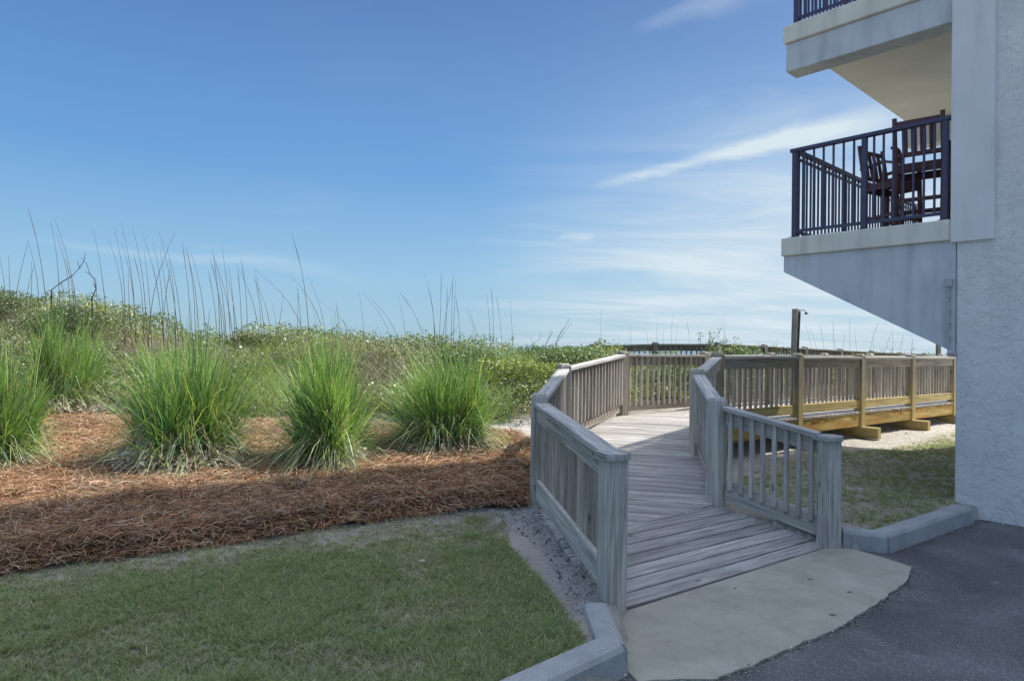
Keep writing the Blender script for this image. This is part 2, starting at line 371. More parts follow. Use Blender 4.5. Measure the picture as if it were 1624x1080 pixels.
def np_mesh(name, V, F, col=None, mat=None, smooth=False):
    """V (n,3), F (m,k) all the same k; col (n,3)"""
    me = bpy.data.meshes.new(name); k = F.shape[1]
    me.vertices.add(len(V)); me.vertices.foreach_set('co', V.astype(np.float32).ravel())
    me.loops.add(F.size); me.loops.foreach_set('vertex_index', F.astype(np.int32).ravel())
    me.polygons.add(len(F)); me.polygons.foreach_set('loop_start', np.arange(0, F.size, k, dtype=np.int32))
    try: me.polygons.foreach_set('loop_total', np.full(len(F), k, dtype=np.int32))
    except Exception: pass
    me.update(calc_edges=True); me.validate()
    if col is not None:
        at = me.color_attributes.new('col', 'FLOAT_COLOR', 'POINT')
        at.data.foreach_set('color', np.c_[col, np.ones(len(col))].astype(np.float32).ravel())
    if smooth: me.polygons.foreach_set('use_smooth', np.ones(len(F), dtype=bool))
    if mat: me.materials.append(mat)
    return me

# smooth value noise for arrays
_tab = rng.random((256, 256))
def vnoise(x, y, s=1.0, seed=0):
    x = np.asarray(x) * s + 17.3 * seed + 500; y = np.asarray(y) * s + 9.1 * seed + 500
    xi = np.floor(x).astype(int); yi = np.floor(y).astype(int); fx = x - xi; fy = y - yi
    fx = fx * fx * (3 - 2 * fx); fy = fy * fy * (3 - 2 * fy)
    g = lambda i, j: _tab[i % 256, j % 256]
    return (g(xi, yi) * (1 - fx) + g(xi + 1, yi) * fx) * (1 - fy) + (g(xi, yi + 1) * (1 - fx) + g(xi + 1, yi + 1) * fx) * fy
def fbm(x, y, s=1., seed=0, o=3):
    return sum(vnoise(x, y, s * 2 ** k, seed + k * 3) * .5 ** k for k in range(o)) / sum(.5 ** k for k in range(o))
def sstep(a, b, x): t = np.clip((x - a) / (b - a), 0, 1); return t * t * (3 - 2 * t)
def inpoly(x, y, P):
    x = np.asarray(x, float); y = np.asarray(y, float); r = np.zeros(np.broadcast(x, y).shape, bool); n = len(P)
    for i in range(n):
        x0, y0 = P[i]; x1, y1 = P[(i + 1) % n]
        if y0 == y1: continue
        c = ((y0 > y) != (y1 > y)) & (x < (x1 - x0) * (y - y0) / (y1 - y0) + x0); r ^= c
    return r
def segdist(x, y, P):
    d = np.full(np.broadcast(x, y).shape, 1e9)
    for (x0, y0), (x1, y1) in zip(P[:-1], P[1:]):
        t = np.clip(((x - x0) * (x1 - x0) + (y - y0) * (y1 - y0)) / ((x1 - x0) ** 2 + (y1 - y0) ** 2), 0, 1)
        d = np.minimum(d, np.hypot(x - x0 - t * (x1 - x0), y - y0 - t * (y1 - y0)))
    return d

# ------------------------------------------------------------------ plan of the boardwalk
L0, L1, L2, L3 = (.655, 4.22), (.27, 6.30), (.66, 8.30), (1.75, 10.42)
R0, R1, R2, R3 = (2.74, 5.70), (1.99, 6.40), (2.24, 7.97), (2.86, 9.20)
WD = np.array((.795, .604)); WN = np.array((-.604, .795))      # walkway direction and its left normal
ML = (.42, 5.25); Q = (2.75, 11.18)
def along(p, s): return (p[0] + WD[0] * s, p[1] + WD[1] * s)
DECKZ = .635
ZS = ([4.6, 5.2, 6.4, 8.2, 9.6, 10.5, 40], [.10, .155, .19, .43, .61, DECKZ, DECKZ])
def deck_z(x, y): return np.interp(.2 * np.asarray(x) + .97 * np.asarray(y), *ZS)
def ramp_z(x, y): return .012 + .165 * np.clip(((np.asarray(x) - .655) * -.577 + (np.asarray(y) - 4.22) * .817) / .97, -.2, 1.2)
DECKPOLY = [L0, R0, R1, R2, R3, along(R3, 16), along(L3, 16), L3, L2, L1]
KC = (.62, 3.43)
DECKPIT = [(.70, 4.02), (2.80, 5.50)] + DECKPOLY[1:-1] + [(.33, 6.3)]
ASPH = [(-9, -5.28), KC, (.70, 4.12), (2.74, 5.70), (3.17, 5.60), (4.62, 6.64), (5.0, 6.9), (30, -22), (-9, -22)]
CREST = ([-60, -14, -11, -9.3, -8.4, -7.8, -6.8, -5.5, -4, -2.8, -1.5, 0, 1.2, 3, 8, 30], [2.6, 2.45, 2.25, 2.0, 1.82, 1.70, 1.60, 1.5, 1.4, 1.32, 1.32, 1.28, 1.22, 1.05, .95, .9])
def ground(x, y):
    x = np.asarray(x, float); y = np.asarray(y, float)
    Lz = np.interp(y, [0, 3, 4.3, 5.2, 6.3, 8, 10.5, 12], [.115, .115, .09, .12, .20, .31, .48, .62])
    y0 = np.where(x < 1.75, 10.6, 10.62 + .76 * (x - 1.75))
    cr = np.interp(x, *CREST)
    zl = Lz + (cr - Lz) * sstep(y0 - .6, y0 + 3.6, y)
    zl = zl + (fbm(x, y, .9, 5) - .5) * .35 * sstep(y0, y0 + 2, y)
    dn = sstep(y0 + 4.6, y0 + 32, y); zl = zl * (1 - dn) - 4.5 * dn
    zr = .10 + .05 * fbm(x, y, .8, 2) + .05 * sstep(8, 11, y)
    dw = (x - R3[0]) * WN[0] + (y - R3[1]) * WN[1]
    wl = np.maximum(np.clip(dw / 1.6, 0, 1), np.clip((1.95 - x) / 1.2, 0, 1))
    z = zr + (zl - zr) * wl
    z = z + (fbm(x, y, 2.3, 9) - .5) * .03
    ins = inpoly(x, y, DECKPIT) & (y < 11.5)
    zdk = np.where(y < 6.4 + (x - 1.99) * .7, ramp_z(x, y), deck_z(x, y)) - .14
    z = np.where(ins, np.minimum(z, zdk), z)
    z = np.where(inpoly(x, y, ASPH), -.08, z)
    far = np.hypot(x, y) > 120
    z = np.where((y < -20), -.08, z)
    return z

# ------------------------------------------------------------------ ground sheets
def axis(lo, hi, step, far, g=1.35):
    a = list(np.arange(lo, hi + 1e-6, step)); s = step
    while a[-1] < far: s *= g; a.append(a[-1] + s)
    s = step
    while a[0] > -far: s *= g; a.insert(0, a[0] - s)
    return np.array(a)
def axis2(a, b, fine, c, d, mid, far):
    v = list(np.arange(a, b, fine)); 
    while v[-1] < d: v.append(v[-1] + mid)
    while v[0] > c: v.insert(0, v[0] - mid)
    st = mid
    while v[-1] < far: st *= 1.35; v.append(v[-1] + st)
    st = mid
    while v[0] > -far: st *= 1.35; v.insert(0, v[0] - st)
    return np.array(v)
MULCH_EDGE = [(-17, -1.4), (-3.45, 4.42), (-2.22, 5.12), (-1.39, 5.58), (-.6, 5.95), (.14, 6.16)]
MULCH = MULCH_EDGE + [(.18, 6.5), (.30, 7.4), (.45, 8.5), (.1, 9.3), (-1.2, 9.7), (-3.5, 9.9), (-5.5, 10.1), (-17, 10.3)]
LAWN = [(-17, -1.3), (-3.45, 4.48), (-2.22, 5.18), (-1.39, 5.62), (-.6, 5.95), (-.05, 5.95), (.0, 5.2), (.18, 4.6), (.30, 4.15), (.38, 3.8), (.40, 3.45), (-9.0, -5.1), (-17, -5.1)]
LAWN_R = [(2.35, 6.35), (3.2, 5.75), (4.6, 6.84), (5.0, 7.4), (14, 15.4), (13, 17.0), (8.7, 12.9), (7.2, 11.6), (6.2, 10.7), (4.7, 10.15), (3.6, 9.3), (2.9, 8.4)]
GRAV = [(-1.7, 5.6), (-.6, 6.1), (.25, 6.35), (.62, 5.9), (.75, 4.3), (.47, 3.9), (.40, 3.9), (.32, 4.7), (.14, 5.4), (-.25, 5.85), (-1.2, 5.66)]
DUNE = [(-40, 10.0), (-5.5, 10.1), (-1.2, 10.3), (.3, 10.6), (1.3, 10.75), (2.2, 11.2), (3.0, 11.9), (12, 18.9), (40, 40), (40, 60), (-40, 60)]
def soft(x, y, poly, w_, closed=True):
    d = segdist(x, y, poly + [poly[0]]); sg = np.where(inpoly(x, y, poly), 1., -1.)
    return sstep(-w_, w_, d * sg + (fbm(x, y, 2.2, 33) - .5) * .35 + (fbm(x, y, 9, 35) - .5) * .12)
xs, ys = axis2(-7.5, 7.5, .06, -17, 17, .15, 4000), axis2(2.0, 11.0, .06, -1, 26, .15, 4000)
X, Y = np.meshgrid(xs, ys); Z = ground(X, Y)
V = np.c_[X.ravel(), Y.ravel(), Z.ravel()]; nx = len(xs)
wl_ = np.maximum(soft(X, Y, LAWN, .09), soft(X, Y, LAWN_R, .12)); wg_ = soft(X, Y, GRAV, .12); wd_ = soft(X, Y, DUNE, .35)
mask = np.c_[wl_.ravel(), wg_.ravel(), wd_.ravel()]
i, j = np.meshgrid(np.arange(nx - 1), np.arange(len(ys) - 1)); b_ = (j * nx + i).ravel()
F = np.c_[b_, b_ + 1, b_ + nx + 1, b_ + nx]
# sand, lawn soil, grey strip and dune litter meet softly in one ground material
m = bpy.data.materials.new('ground_mix'); nt = nodes(m); tc = N(nt, 'ShaderNodeTexCoord')
def gcol(scale, c1, c2, spots, bs):
    n = N(nt, 'ShaderNodeTexNoise', i_Scale=scale, i_Detail=7, i_Roughness=.62); L(nt, tc, 'Object', n, 0)
    r = ramp(nt, [(.3, c1), (.7, c2)]); L(nt, n, 0, r, 0)
    n2 = N(nt, 'ShaderNodeTexNoise', i_Scale=bs, i_Detail=5, i_Roughness=.75); L(nt, tc, 'Object', n2, 0)
    rs = ramp(nt, spots); L(nt, n2, 0, rs, 0)
    return mixc(nt, 1.0, (r, 0), (rs, 0), 'MULTIPLY')
ca = N(nt, 'ShaderNodeAttribute', attribute_name='col'); sp = N(nt, 'ShaderNodeSeparateColor'); L(nt, ca, 'Color', sp, 0)
k1 = gcol(3.0, (.36, .33, .29), (.54, .505, .45), [(.3, .6), (.5, 1.)], 45)
k2 = gcol(2.6, (.27, .25, .18), (.52, .48, .40), [(.3, .55), (.6, 1.1)], 60)
k3 = gcol(7, (.30, .295, .28), (.56, .55, .52), [(.36, .35), (.48, .9), (.7, 1.25)], 55)
k4 = gcol(5, (.075, .07, .04), (.18, .16, .10), [(.3, .5), (.6, 1.1)], 50)
q1 = mixc(nt, (sp, 0), (k1, 2), (k2, 2)); q2 = mixc(nt, (sp, 1), (q1, 2), (k3, 2)); q3 = mixc(nt, (sp, 2), (q2, 2), (k4, 2))
nb_ = N(nt, 'ShaderNodeTexNoise', i_Scale=60, i_Detail=5, i_Roughness=.7); L(nt, tc, 'Object', nb_, 0)
out(nt, (q3, 2), .95, bumpn(nt, (nb_, 0), .9, .02), .2); M['ground'] = m
me = np_mesh('ground', V, F, mask, mat=M['ground'], smooth=True)
tag(link('sandy_ground', me), 'pale sandy ground, worn earth and dune soil around the boardwalk', kind='structure')

def drape(name, poly, step, lift, mat, label, jag=.12, kind='structure', thick=None):
    P = np.array(poly); x0, y0 = P.min(0) - .3; x1, y1 = P.max(0) + .3
    gx, gy = np.arange(x0, x1, step), np.arange(y0, y1, step); X, Y = np.meshgrid(gx, gy)
    jx = (fbm(X, Y, 3, 21) - .5) * 2 * jag; jy = (fbm(X, Y, 3, 31) - .5) * 2 * jag
    ok = inpoly(X + jx, Y + jy, poly)
    Z = ground(X, Y) + lift
    if thick is not None: Z = Z + thick(X, Y, poly)
    n = len(gx); i, j = np.meshgrid(np.arange(n - 1), np.arange(len(gy) - 1))
    c = ok[:-1, :-1] & ok[1:, :-1] & ok[:-1, 1:] & ok[1:, 1:]
    b = (j * n + i)[c]; F = np.c_[b, b + 1, b + n + 1, b + n]
    u, inv = np.unique(F, return_inverse=True); V = np.c_[X.ravel(), Y.ravel(), Z.ravel()][u]
    me = np_mesh(name, V, inv.reshape(F.shape), mat=mat, smooth=True)
    return tag(link(name, me), label, kind=kind)

def mthick(X, Y, poly):
    d = segdist(X, Y, list(poly) + [poly[0]]); return -.03 + .105 * sstep(0, .2, d) + .06 * (fbm(X, Y, 1.6, 14) - .3) + .06 * fbm(X, Y, 6, 3)
drape('mulch_bed', MULCH, .06, .0, M['mulch'], 'bed of reddish pine straw mulch', jag=.06, thick=mthick)

def flat_poly(name, pts, z, mat, label, z0=None):
    n = len(pts); v = [(x, y, z) for x, y in pts]; f = [tuple(range(n))]
    if z0 is not None:
        v += [(x, y, z0) for x, y in pts]; f += [(i, (i + 1) % n, n + (i + 1) % n, n + i)[::-1] for i in range(n)]
    me = mesh(name, v, f); return tag(link(name, me, mat), label, kind='structure')
flat_poly('asphalt_drive', [(-60, -49), (-9, -5.2), (.60, 3.50), (.66, 4.14), (2.72, 5.72), (3.17, 5.66), (4.62, 6.72), (5.2, 7.0), (60, -50)], 0, M['asphalt'], 'dark rough asphalt of the drive')
# apron with a ragged outer edge
def ragged(pts, amp, step, seed):
    o = []
    for (x0, y0), (x1, y1) in zip(pts[:-1], pts[1:]):
        l = math.hypot(x1 - x0, y1 - y0); n = max(1, int(l / step)); nxx, nyy = -(y1 - y0) / l, (x1 - x0) / l
        for k in range(n):
            t = k / n; x, y = x0 + (x1 - x0) * t, y0 + (y1 - y0) * t
            d = (float(vnoise(x, y, 9, seed)) - .5) * 2 * amp + (float(vnoise(x, y, 30, seed)) - .5) * amp
            o.append((x + nxx * d, y + nyy * d))
    return o + [pts[-1]]
outer = ragged([(.66, 3.33), (.75, 3.36), (1.06, 3.37), (1.25, 3.50), (2.03, 4.05), (2.78, 4.72), (2.97, 4.92), (3.12, 5.17), (3.06, 5.36)], .012, .03, 3)
flat_poly('concrete_apron', outer + [(2.90, 5.63), (2.72, 5.66), (.70, 4.19), (.60, 4.05), (.62, 3.45)], .014, M['apron'], 'smooth concrete apron in front of the ramp', -.02)
bm_v = [(-5000, 45, -3.2), (5000, 45, -3.2), (5000, 6000, -3.2), (-5000, 6000, -3.2)]
tag(link('sea', mesh('sea', bm_v, [(0, 1, 2, 3)]), M['water']), 'sea beyond the dune', kind='structure')

# ------------------------------------------------------------------ kerbs
def kerb(path, label, grp, zb=-.06, h=.155, wd=.16):
    """path = outer (road side) top edge; the kerb lies to its left"""
    v, f = [], []; n = len(path); P = [Vector((*p, 0)) for p in path]
    prof = [(-.022, zb), (-.006, h - .03), (.012, h - .008), (.035, h), (wd - .03, h), (wd - .008, h - .012), (wd, h - .035), (wd, zb)]
    for i in range(n):
        d0 = (P[i] - P[max(i - 1, 0)]); d1 = (P[min(i + 1, n - 1)] - P[i])
        d0 = d0.normalized() if d0.length else d1.normalized(); d1 = d1.normalized() if d1.length else d0
        t = (d0 + d1).normalized(); nn = Vector((-t.y, t.x, 0)) / max(.5, t.dot(d1))
        for o, z in prof:
            jz = .003 * (random.random() - .5)
            v.append(P[i] + nn * o + Vector((0, 0, z + jz)))
    m = len(prof)
    for i in range(n - 1):
        for k in range(m - 1): f.append((m * i + k, m * i + m + k, m * i + m + k + 1, m * i + k + 1))
    f.append(tuple(range(m))); f.append(tuple(range(n * m - 1, n * m - m - 1, -1)))
    o = link('kerb', mesh('kerb', v, f), M['kerb']); return tag(o, label, 'kerb', grp)
def div(p, q, n): return [(p[0] + (q[0] - p[0]) * k / n, p[1] + (q[1] - p[1]) * k / n) for k in range(n + 1)]
G = 'concrete kerb pieces along the drive'
kerb(div((.612, 3.452), (.655, 4.05), 5)[0:1] + div((.612, 3.452), (.60, 3.99), 5)[1:], 'short concrete kerb piece between the front left post and the corner of the drive', G, wd=.15)
kerb(div((-6.0, -2.56), (.600, 3.425), 30), 'long concrete kerb along the front lawn at the bottom edge', G, wd=.17)
kerb(div((2.86, 5.685), (3.165, 5.56), 3), 'short concrete kerb piece beside the right entrance post', G, wd=.15)
kerb(div((3.178, 5.562), (4.60, 6.60), 12), 'longer concrete kerb ending at the stucco wall', G, wd=.17)

# ------------------------------------------------------------------ boardwalk deck
deck = empty('boardwalk', (1.3, 6, 0), 'weathered grey plank boardwalk rising from the concrete apron towards the dune', 'boardwalk')
def planks(poly, dirv, zfun, pitch, gap=.015, mat=M['deck'], t=.036, jitter=.0, ext=(0, 0), v0=None, name='deck_board'):
    u = Vector((*dirv, 0)).normalized(); vv = Vector((-u.y, u.x, 0))
    pts = [(p[0] * u.x + p[1] * u.y, p[0] * vv.x + p[1] * vv.y) for p in poly]
    lo = min(p[1] for p in pts) if v0 is None else v0; hi = max(p[1] for p in pts); n = len(pts)
    def span(v):
        c = []
        for i in range(n):
            (a0, b0), (a1, b1) = pts[i], pts[(i + 1) % n]
            if (b0 - v) * (b1 - v) < 0: c.append(a0 + (a1 - a0) * (v - b0) / (b1 - b0))
        return (min(c), max(c)) if len(c) >= 2 else None
    v = lo
    while v < hi - .02:
        e = 1e-4; va, vb = v + gap / 2, min(v + pitch - gap / 2, hi - e)
        s0, s1 = span(va + e), span(vb)
        if s0 and not s1: s1 = ((s0[0] + s0[1]) / 2 - .01, (s0[0] + s0[1]) / 2 + .01)
        if s1 and not s0: s0 = s1
        if s0 and max(s0[1] - s0[0], s1[1] - s1[0]) > .05:
            j0, j1 = random.uniform(-jitter, jitter), random.uniform(-jitter, jitter)
            q = [(s0[0] - ext[0] + j0, va), (s0[1] + ext[1] + j1, va), (s1[1] + ext[1] + j1, vb), (s1[0] - ext[0] + j0, vb)]
            w3 = [u * a + vv * b for a, b in q]; dz = random.uniform(-.0015, .0015)
            for k in range(4): w3[k].z = float(zfun(w3[k].x, w3[k].y)) + dz
            zc_ = [sum(w3[k].z for k in (0, 1)) / 2] * 2 + [sum(w3[k].z for k in (2, 3)) / 2] * 2
            org = w3[0].copy(); mw = frame(org, u, (0, 0, 1)); inv = mw.inverted()
            cen = sum(w3, Vector()) / 4; c = .004
            top_in = [p + (cen - p).normalized() * 0 + (Vector(((cen - p).dot(u) > 0 and 1 or -1, 0, 0)).x * u * c + (1 if (cen - p).dot(vv) > 0 else -1) * vv * c) for p in w3]
            dn = [p - Vector((0, 0, c)) for p in w3]; bt = [p - Vector((0, 0, t)) for p in w3]
            vl = [inv @ p for p in top_in + dn + bt]
            f = [(0, 1, 2, 3), (11, 10, 9, 8)]
            for a in (0, 4):
                for k in range(4): f.append((a + 4 + k, a + 4 + (k + 1) % 4, a + (k + 1) % 4, a + k))
            link(name, mesh(name, vl, f), mat, deck, mw)
        v += pitch
planks([(.62, 4.19), (2.76, 5.70), (2.02, 6.42), ML, (.43, 5.22)], (.817, .577), ramp_z, .1385, ext=(.05, .0), jitter=.012, v0=None)
planks([ML, R1, R2, R3, Q, L3, L2, L1], (.972, -.235), deck_z, .1385, ext=(.03, .03), jitter=.01)
planks([R3, along(R3, 16.2), along(L3, 16.2), Q], WN, lambda x, y: DECKZ, .1385, ext=(.06, .04), jitter=.006, v0=None)
# screw heads, two near each end of the nearer boards
HV, HF = [], []
for o in [o for o in deck.children if o.name.startswith('deck_board')]:
    me = o.data; mw = o.matrix_basis; c = [mw @ me.vertices[i].co + deck.location for i in range(4)]
    if min(v.y for v in c) > 9.5: continue
    for a, b, s_ in ((0, 1, .07), (1, 0, .07), (0, 1, .5), (3, 2, .07), (2, 3, .07), (3, 2, .5)):
        l_ = (c[b] - c[a]).length
        if l_ < .5: continue
        t = s_ / l_ if s_ < .4 else .5; w_ = c[a].lerp(c[b], t); op = c[3 - a].lerp(c[3 - b], t); p = w_.lerp(op, .24); k0 = len(HV)
        HV += [p + Vector((.0055 * math.cos(q), .0055 * math.sin(q), .0012)) for q in (0, 1.05, 2.1, 3.14, 4.19, 5.24)]; HF.append(tuple(range(k0, k0 + 6)))
M['rust'] = simple_noise_mat('rusty_screw', (.05, .035, .025), (.10, .06, .04), 80, .7)
tag(link('screw_heads', mesh('screw_heads', HV, HF), M['rust'], deck), kind='stuff')
# fascia and stringers
def zb(x, y): return float(deck_z(x, y))
def strin(p, q, zp, zq, h, mat, t=.038, name='stringer'):
    bar(name, (*p, zp - h / 2), (*q, zq - h / 2), t, h, mat, deck)
strin((.60, 4.32), (.385, 5.45), -.02 + .0, .125, .10, M['rail'])
strin((.37, 5.50), (.215, 6.27), .13, .155, .14, M['rail'])
strin((.24, 6.36), (.60, 8.28), .155, .395, .184, M['rail']); strin((.62, 8.34), (1.70, 10.42), .395, .595, .184, M['rail'])
strin((2.02, 6.44), (2.27, 7.97), .15, .39, .184, M['kick']); strin((2.28, 8.0), (2.89, 9.18), .39, .59, .184, M['kick'])
outn = -WN
RP = [along(R3, 2.07 * k) for k in range(8)]; LP = [along(L3, 2.07 * k) for k in range(8)]
for k in range(7):
    a = np.array(RP[k]) + outn * .03 + WD * .075; b = np.array(RP[k + 1]) + outn * .03 - WD * .075
    strin(tuple(a), tuple(b), .594, .594, .215, M['yellow'], name='fascia_board')
    a = np.array(LP[k]) - outn * .03 + WD * .075; b = np.array(LP[k + 1]) - outn * .03 - WD * .075
    strin(tuple(a), tuple(b), .594, .594, .215, M['tan'], name='fascia_board')
for k in range(0, 8):
    a = np.array(RP[k]) + outn * (.34 if k else .1); b = np.array(LP[k]) - outn * .15
    me = bpy.data.meshes.new('b')
    # cross beam with a sloped outer end
    o = bar('cross_beam', (*a, .275), (*b, .275), .135, .19, M['kick'] if k else M['tan'], deck, cut=-.0, ch=.006)
    c = np.array(RP[k]) + outn * .03
    gz = float(ground(c[0], c[1])) - .1
    bar('pile_block', (*c, gz), (*c, .178), .12, .12, M['kick'], deck, up=(*outn, 0))
    c = np.array(LP[k]) - outn * .03
    bar('pile_block', (*c, .0), (*c, .178), .12, .12, M['tan'], deck, up=(*outn, 0))

# ------------------------------------------------------------------ railings
def post(p, zbase, ztop, ang, mat, parent, s=.14, dome=.035):
    d = Vector((math.cos(R(ang)), math.sin(R(ang)), 0))
    me = bar_mesh(ztop - zbase, s, s, ch=.006, dome=dome, mat=mat)
    return link('post', me, mat, parent, frame(Vector((*p, zbase)), (0, 0, 1), d))
def bay(pa, pb, za, zb_, inner, parent, mats, kickh=.184, pitch=.135, ends=(.07, .07), kick_top=.72, nb=None, capend=(0, 0), bal=None, capw=.14):
    """za, zb_ = top of the cap rail at each end; inner = +1 when the deck is left of pa->pb"""
    cap, band, kick, bm_ = mats
    a, b = Vector((*pa, 0)), Vector((*pb, 0)); d = (b - a); l = d.length; d.normalize(); n = Vector((-d.y, d.x, 0)) * inner
    sl_ = (zb_ - za) / l
    def P(s, off, z): q = a + d * s - n * off; return Vector((q.x, q.y, za + sl_ * s + z))
    s0, s1 = ends[0], l - ends[1]
    bar('cap_rail', P(s0 - capend[0], .0, -.0205), P(s1 + capend[1], .0, -.0205), capw, .039, cap, parent)
    bar('top_board', P(s0, .0205, -.112), P(s1, .0205, -.112), .038, .140, band, parent)
    bar('bottom_board', P(s0, .0205, -kick_top - kickh / 2), P(s1, .0205, -kick_top - kickh / 2), .038, kickh, kick, parent)
    cnt = nb or max(2, int(round((s1 - s0) / pitch)))
    for k in range(cnt):
        s = s0 + (s1 - s0) * (k + .5) / cnt + random.uniform(-.004, .004)
        t = P(s, -.0195, -.043); bo = P(s, -.0195, -kick_top - .085)
        ln = round((t.z - bo.z) / .02) * .02
        me = bar_mesh(ln, .037, .037, ch=.003, cut=.03, mat=bm_)
        link('baluster', me, bm_, parent, frame(Vector((t.x, t.y, t.z - ln)), (0, 0, 1), n))
gz = lambda p: float(ground(*p)) - .12
def endcap(p, z, ang, mat, parent):
    d = Vector((math.cos(R(ang)), math.sin(R(ang)), 0)); e = Vector((-d.y, d.x, 0)); s = .098; c = .045
    pl = [(-s, -s), (s - c, -s), (s, -s + c), (s, s - c), (s - c, s), (-s, s)]
    v = [(x * .97, y * .97, .042) for x, y in pl] + [(x, y, .030) for x, y in pl] + [(x, y, 0) for x, y in pl]
    n = 6; f = [tuple(range(n)), tuple(range(17, 11, -1))]
    for a in (0, 6): f += [(a + k, a + 6 + k, a + 6 + (k + 1) % n, a + (k + 1) % n) for k in range(n)]
    import bmesh
    me = mesh('end_cap', v, f); bm = bmesh.new(); bm.from_mesh(me); bmesh.ops.recalc_face_normals(bm, faces=bm.faces[:]); bm.to_mesh(me); bm.free()
    mw = Matrix.Translation((*p, z)) @ Matrix.Rotation(R(ang), 4, 'Z'); return link('end_cap', me, mat, parent, mw)

grey = (M['cap'], M['rail'], M['rail'], M['rail']); greyl = (M['cap'], M['rail'], M['rail'], M['tan'])
rl = empty('railing', (*L1, 0), 'grey wooden railing on the left of the ramp, starting at the nearest post', 'railing')
post(L0, -.1, .978, 26, M['rail'], rl, dome=0); endcap(L0, .979, 26 - 90, M['cap'], rl)
post(L1, gz(L1), 1.245, 8, M['rail'], rl); post(L2, gz(L2), 1.482, 20, M['tan'], rl); post(L3, gz(L3) + .0, 1.640, 37.2, M['tan'], rl)
bay(L0, L1, 1.018, 1.165, -1, rl, greyl, ends=(.075, .072), capend=(.012, .0))
bay(L1, L2, 1.190, 1.425, -1, rl, (M['cap'], M['tan'], M['tan'], M['tan']))
bay(L2, L3, 1.425, 1.590, -1, rl, (M['cap'], M['tan'], M['tan'], M['tan']))
rb = empty('railing', (*L3, 0), 'tan wooden railing across the back of the landing and along the far walkway side', 'railing')
for k in range(1, 8): post(LP[k], .25, 1.640, 37.2, M['tan'], rb)
for k in range(7): bay(LP[k], LP[k + 1], 1.590, 1.590, -1, rb, (M['cap'], M['tan'], M['tan'], M['tan']), kickh=.14, kick_top=.76)
rr_ = empty('railing', (*R1, 0), 'short grey wooden railing on the right of the ramp, beside the small lawn', 'railing')
post(R0, -.1, .915, 23, M['rail'], rr_, dome=0); endcap(R0, .916, 23 + 0, M['cap'], rr_)
post(R1, gz(R1), 1.222, 40, M['rail'], rr_); post(R2, gz(R2), 1.448, 12, M['rail'], rr_)
bay(R0, R1, .955, 1.160, 1, rr_, grey, ends=(.09, .09), nb=8, capend=(.0, 0), kick_top=.71)
bay(R1, R2, 1.175, 1.395, 1, rr_, grey, ends=(.08, .075), kick_top=.74)
bay(R2, R3, 1.395, 1.590, 1, rr_, grey, ends=(.075, .08), kick_top=.74)
rg = empty('railing', (*R3, 0), 'long level wooden railing with yellowish lower boards running right towards the building', 'railing')
for k in range(8): post(RP[k] if k else R3, .30 if k else .28, 1.642, 37.2, M['postmix'], rg)
for k in range(7): bay(RP[k], RP[k + 1], 1.592, 1.592, 1, rg, (M['cap'], M['tan'], M['kick'], M['tan']), kickh=.14, kick_top=.76)

# far railing over the dune
FA, FB = (2.1, 17.3), (5.25, 16.9)
rf = empty('railing', (*FB, 0), 'dark brown far railing over the dune, bending behind the shrubs', 'railing')
fp = [FA, (3.7, 17.1), FB] + [(FB[0] + WD[0] * 2.1 * k, FB[1] + WD[1] * 2.1 * k) for k in range(1, 7)]
fz = [1.74, 1.81, 1.83, 1.80, 1.76, 1.72, 1.68, 1.64, 1.62]
for k, p in enumerate(fp): post(p, float(ground(*p)) - .1, fz[k] + .05, 10 if k < 2 else 37, M['far'], rf)
for k in range(len(fp) - 1): bay(fp[k], fp[k + 1], fz[k], fz[k + 1], -1, rf, (M['far'],) * 4, kickh=.14, kick_top=.76)

# outdoor shower post and a second pole
sh = empty('shower_post', (7.55, 17.75, .5), 'tall dark wooden outdoor shower post with a small shower head behind the long railing', 'shower')
bar('pole', (7.55, 17.75, .4), (7.60, 17.75, 2.80), .14, .14, M['far'], sh, up=(WD[0], WD[1], 0), ch=.006)
bar('pipe_cover', (7.635, 17.70, 1.5), (7.68, 17.70, 2.72), .05, .04, M['bark'], sh, up=(0, -1, 0))
v, f = tube_mesh([(7.67, 17.7, 2.70), (7.70, 17.7, 2.76), (7.80, 17.69, 2.77), (7.84, 17.69, 2.72)], [.012] * 4); link('shower_arm', mesh('shower_arm', v, f), M['bark'], sh)
v, f = tube_mesh([(7.84, 17.69, 2.72), (7.85, 17.69, 2.69), (7.855, 17.69, 2.66), (7.855, 17.69, 2.655)], [.018, .035, .052, .01], 8); link('shower_head', mesh('shower_head', v, f), M['bark'], sh)
v, f = tube_mesh([(7.69, 17.66, 1.62), (7.73, 17.62, 1.62)], [.03, .03], 7); link('valve', mesh('valve', v, f), M['bark'], sh)
o = bar('tall_pole', (16.1, 25.0, .5), (16.1, 25.0, 2.6), .13, .13, M['far'], None, up=(1, 0, 0), ch=.006, dome=.03)
tag(o, 'plain grey wooden pole standing beyond the walkway under the balcony bracket', 'pole')

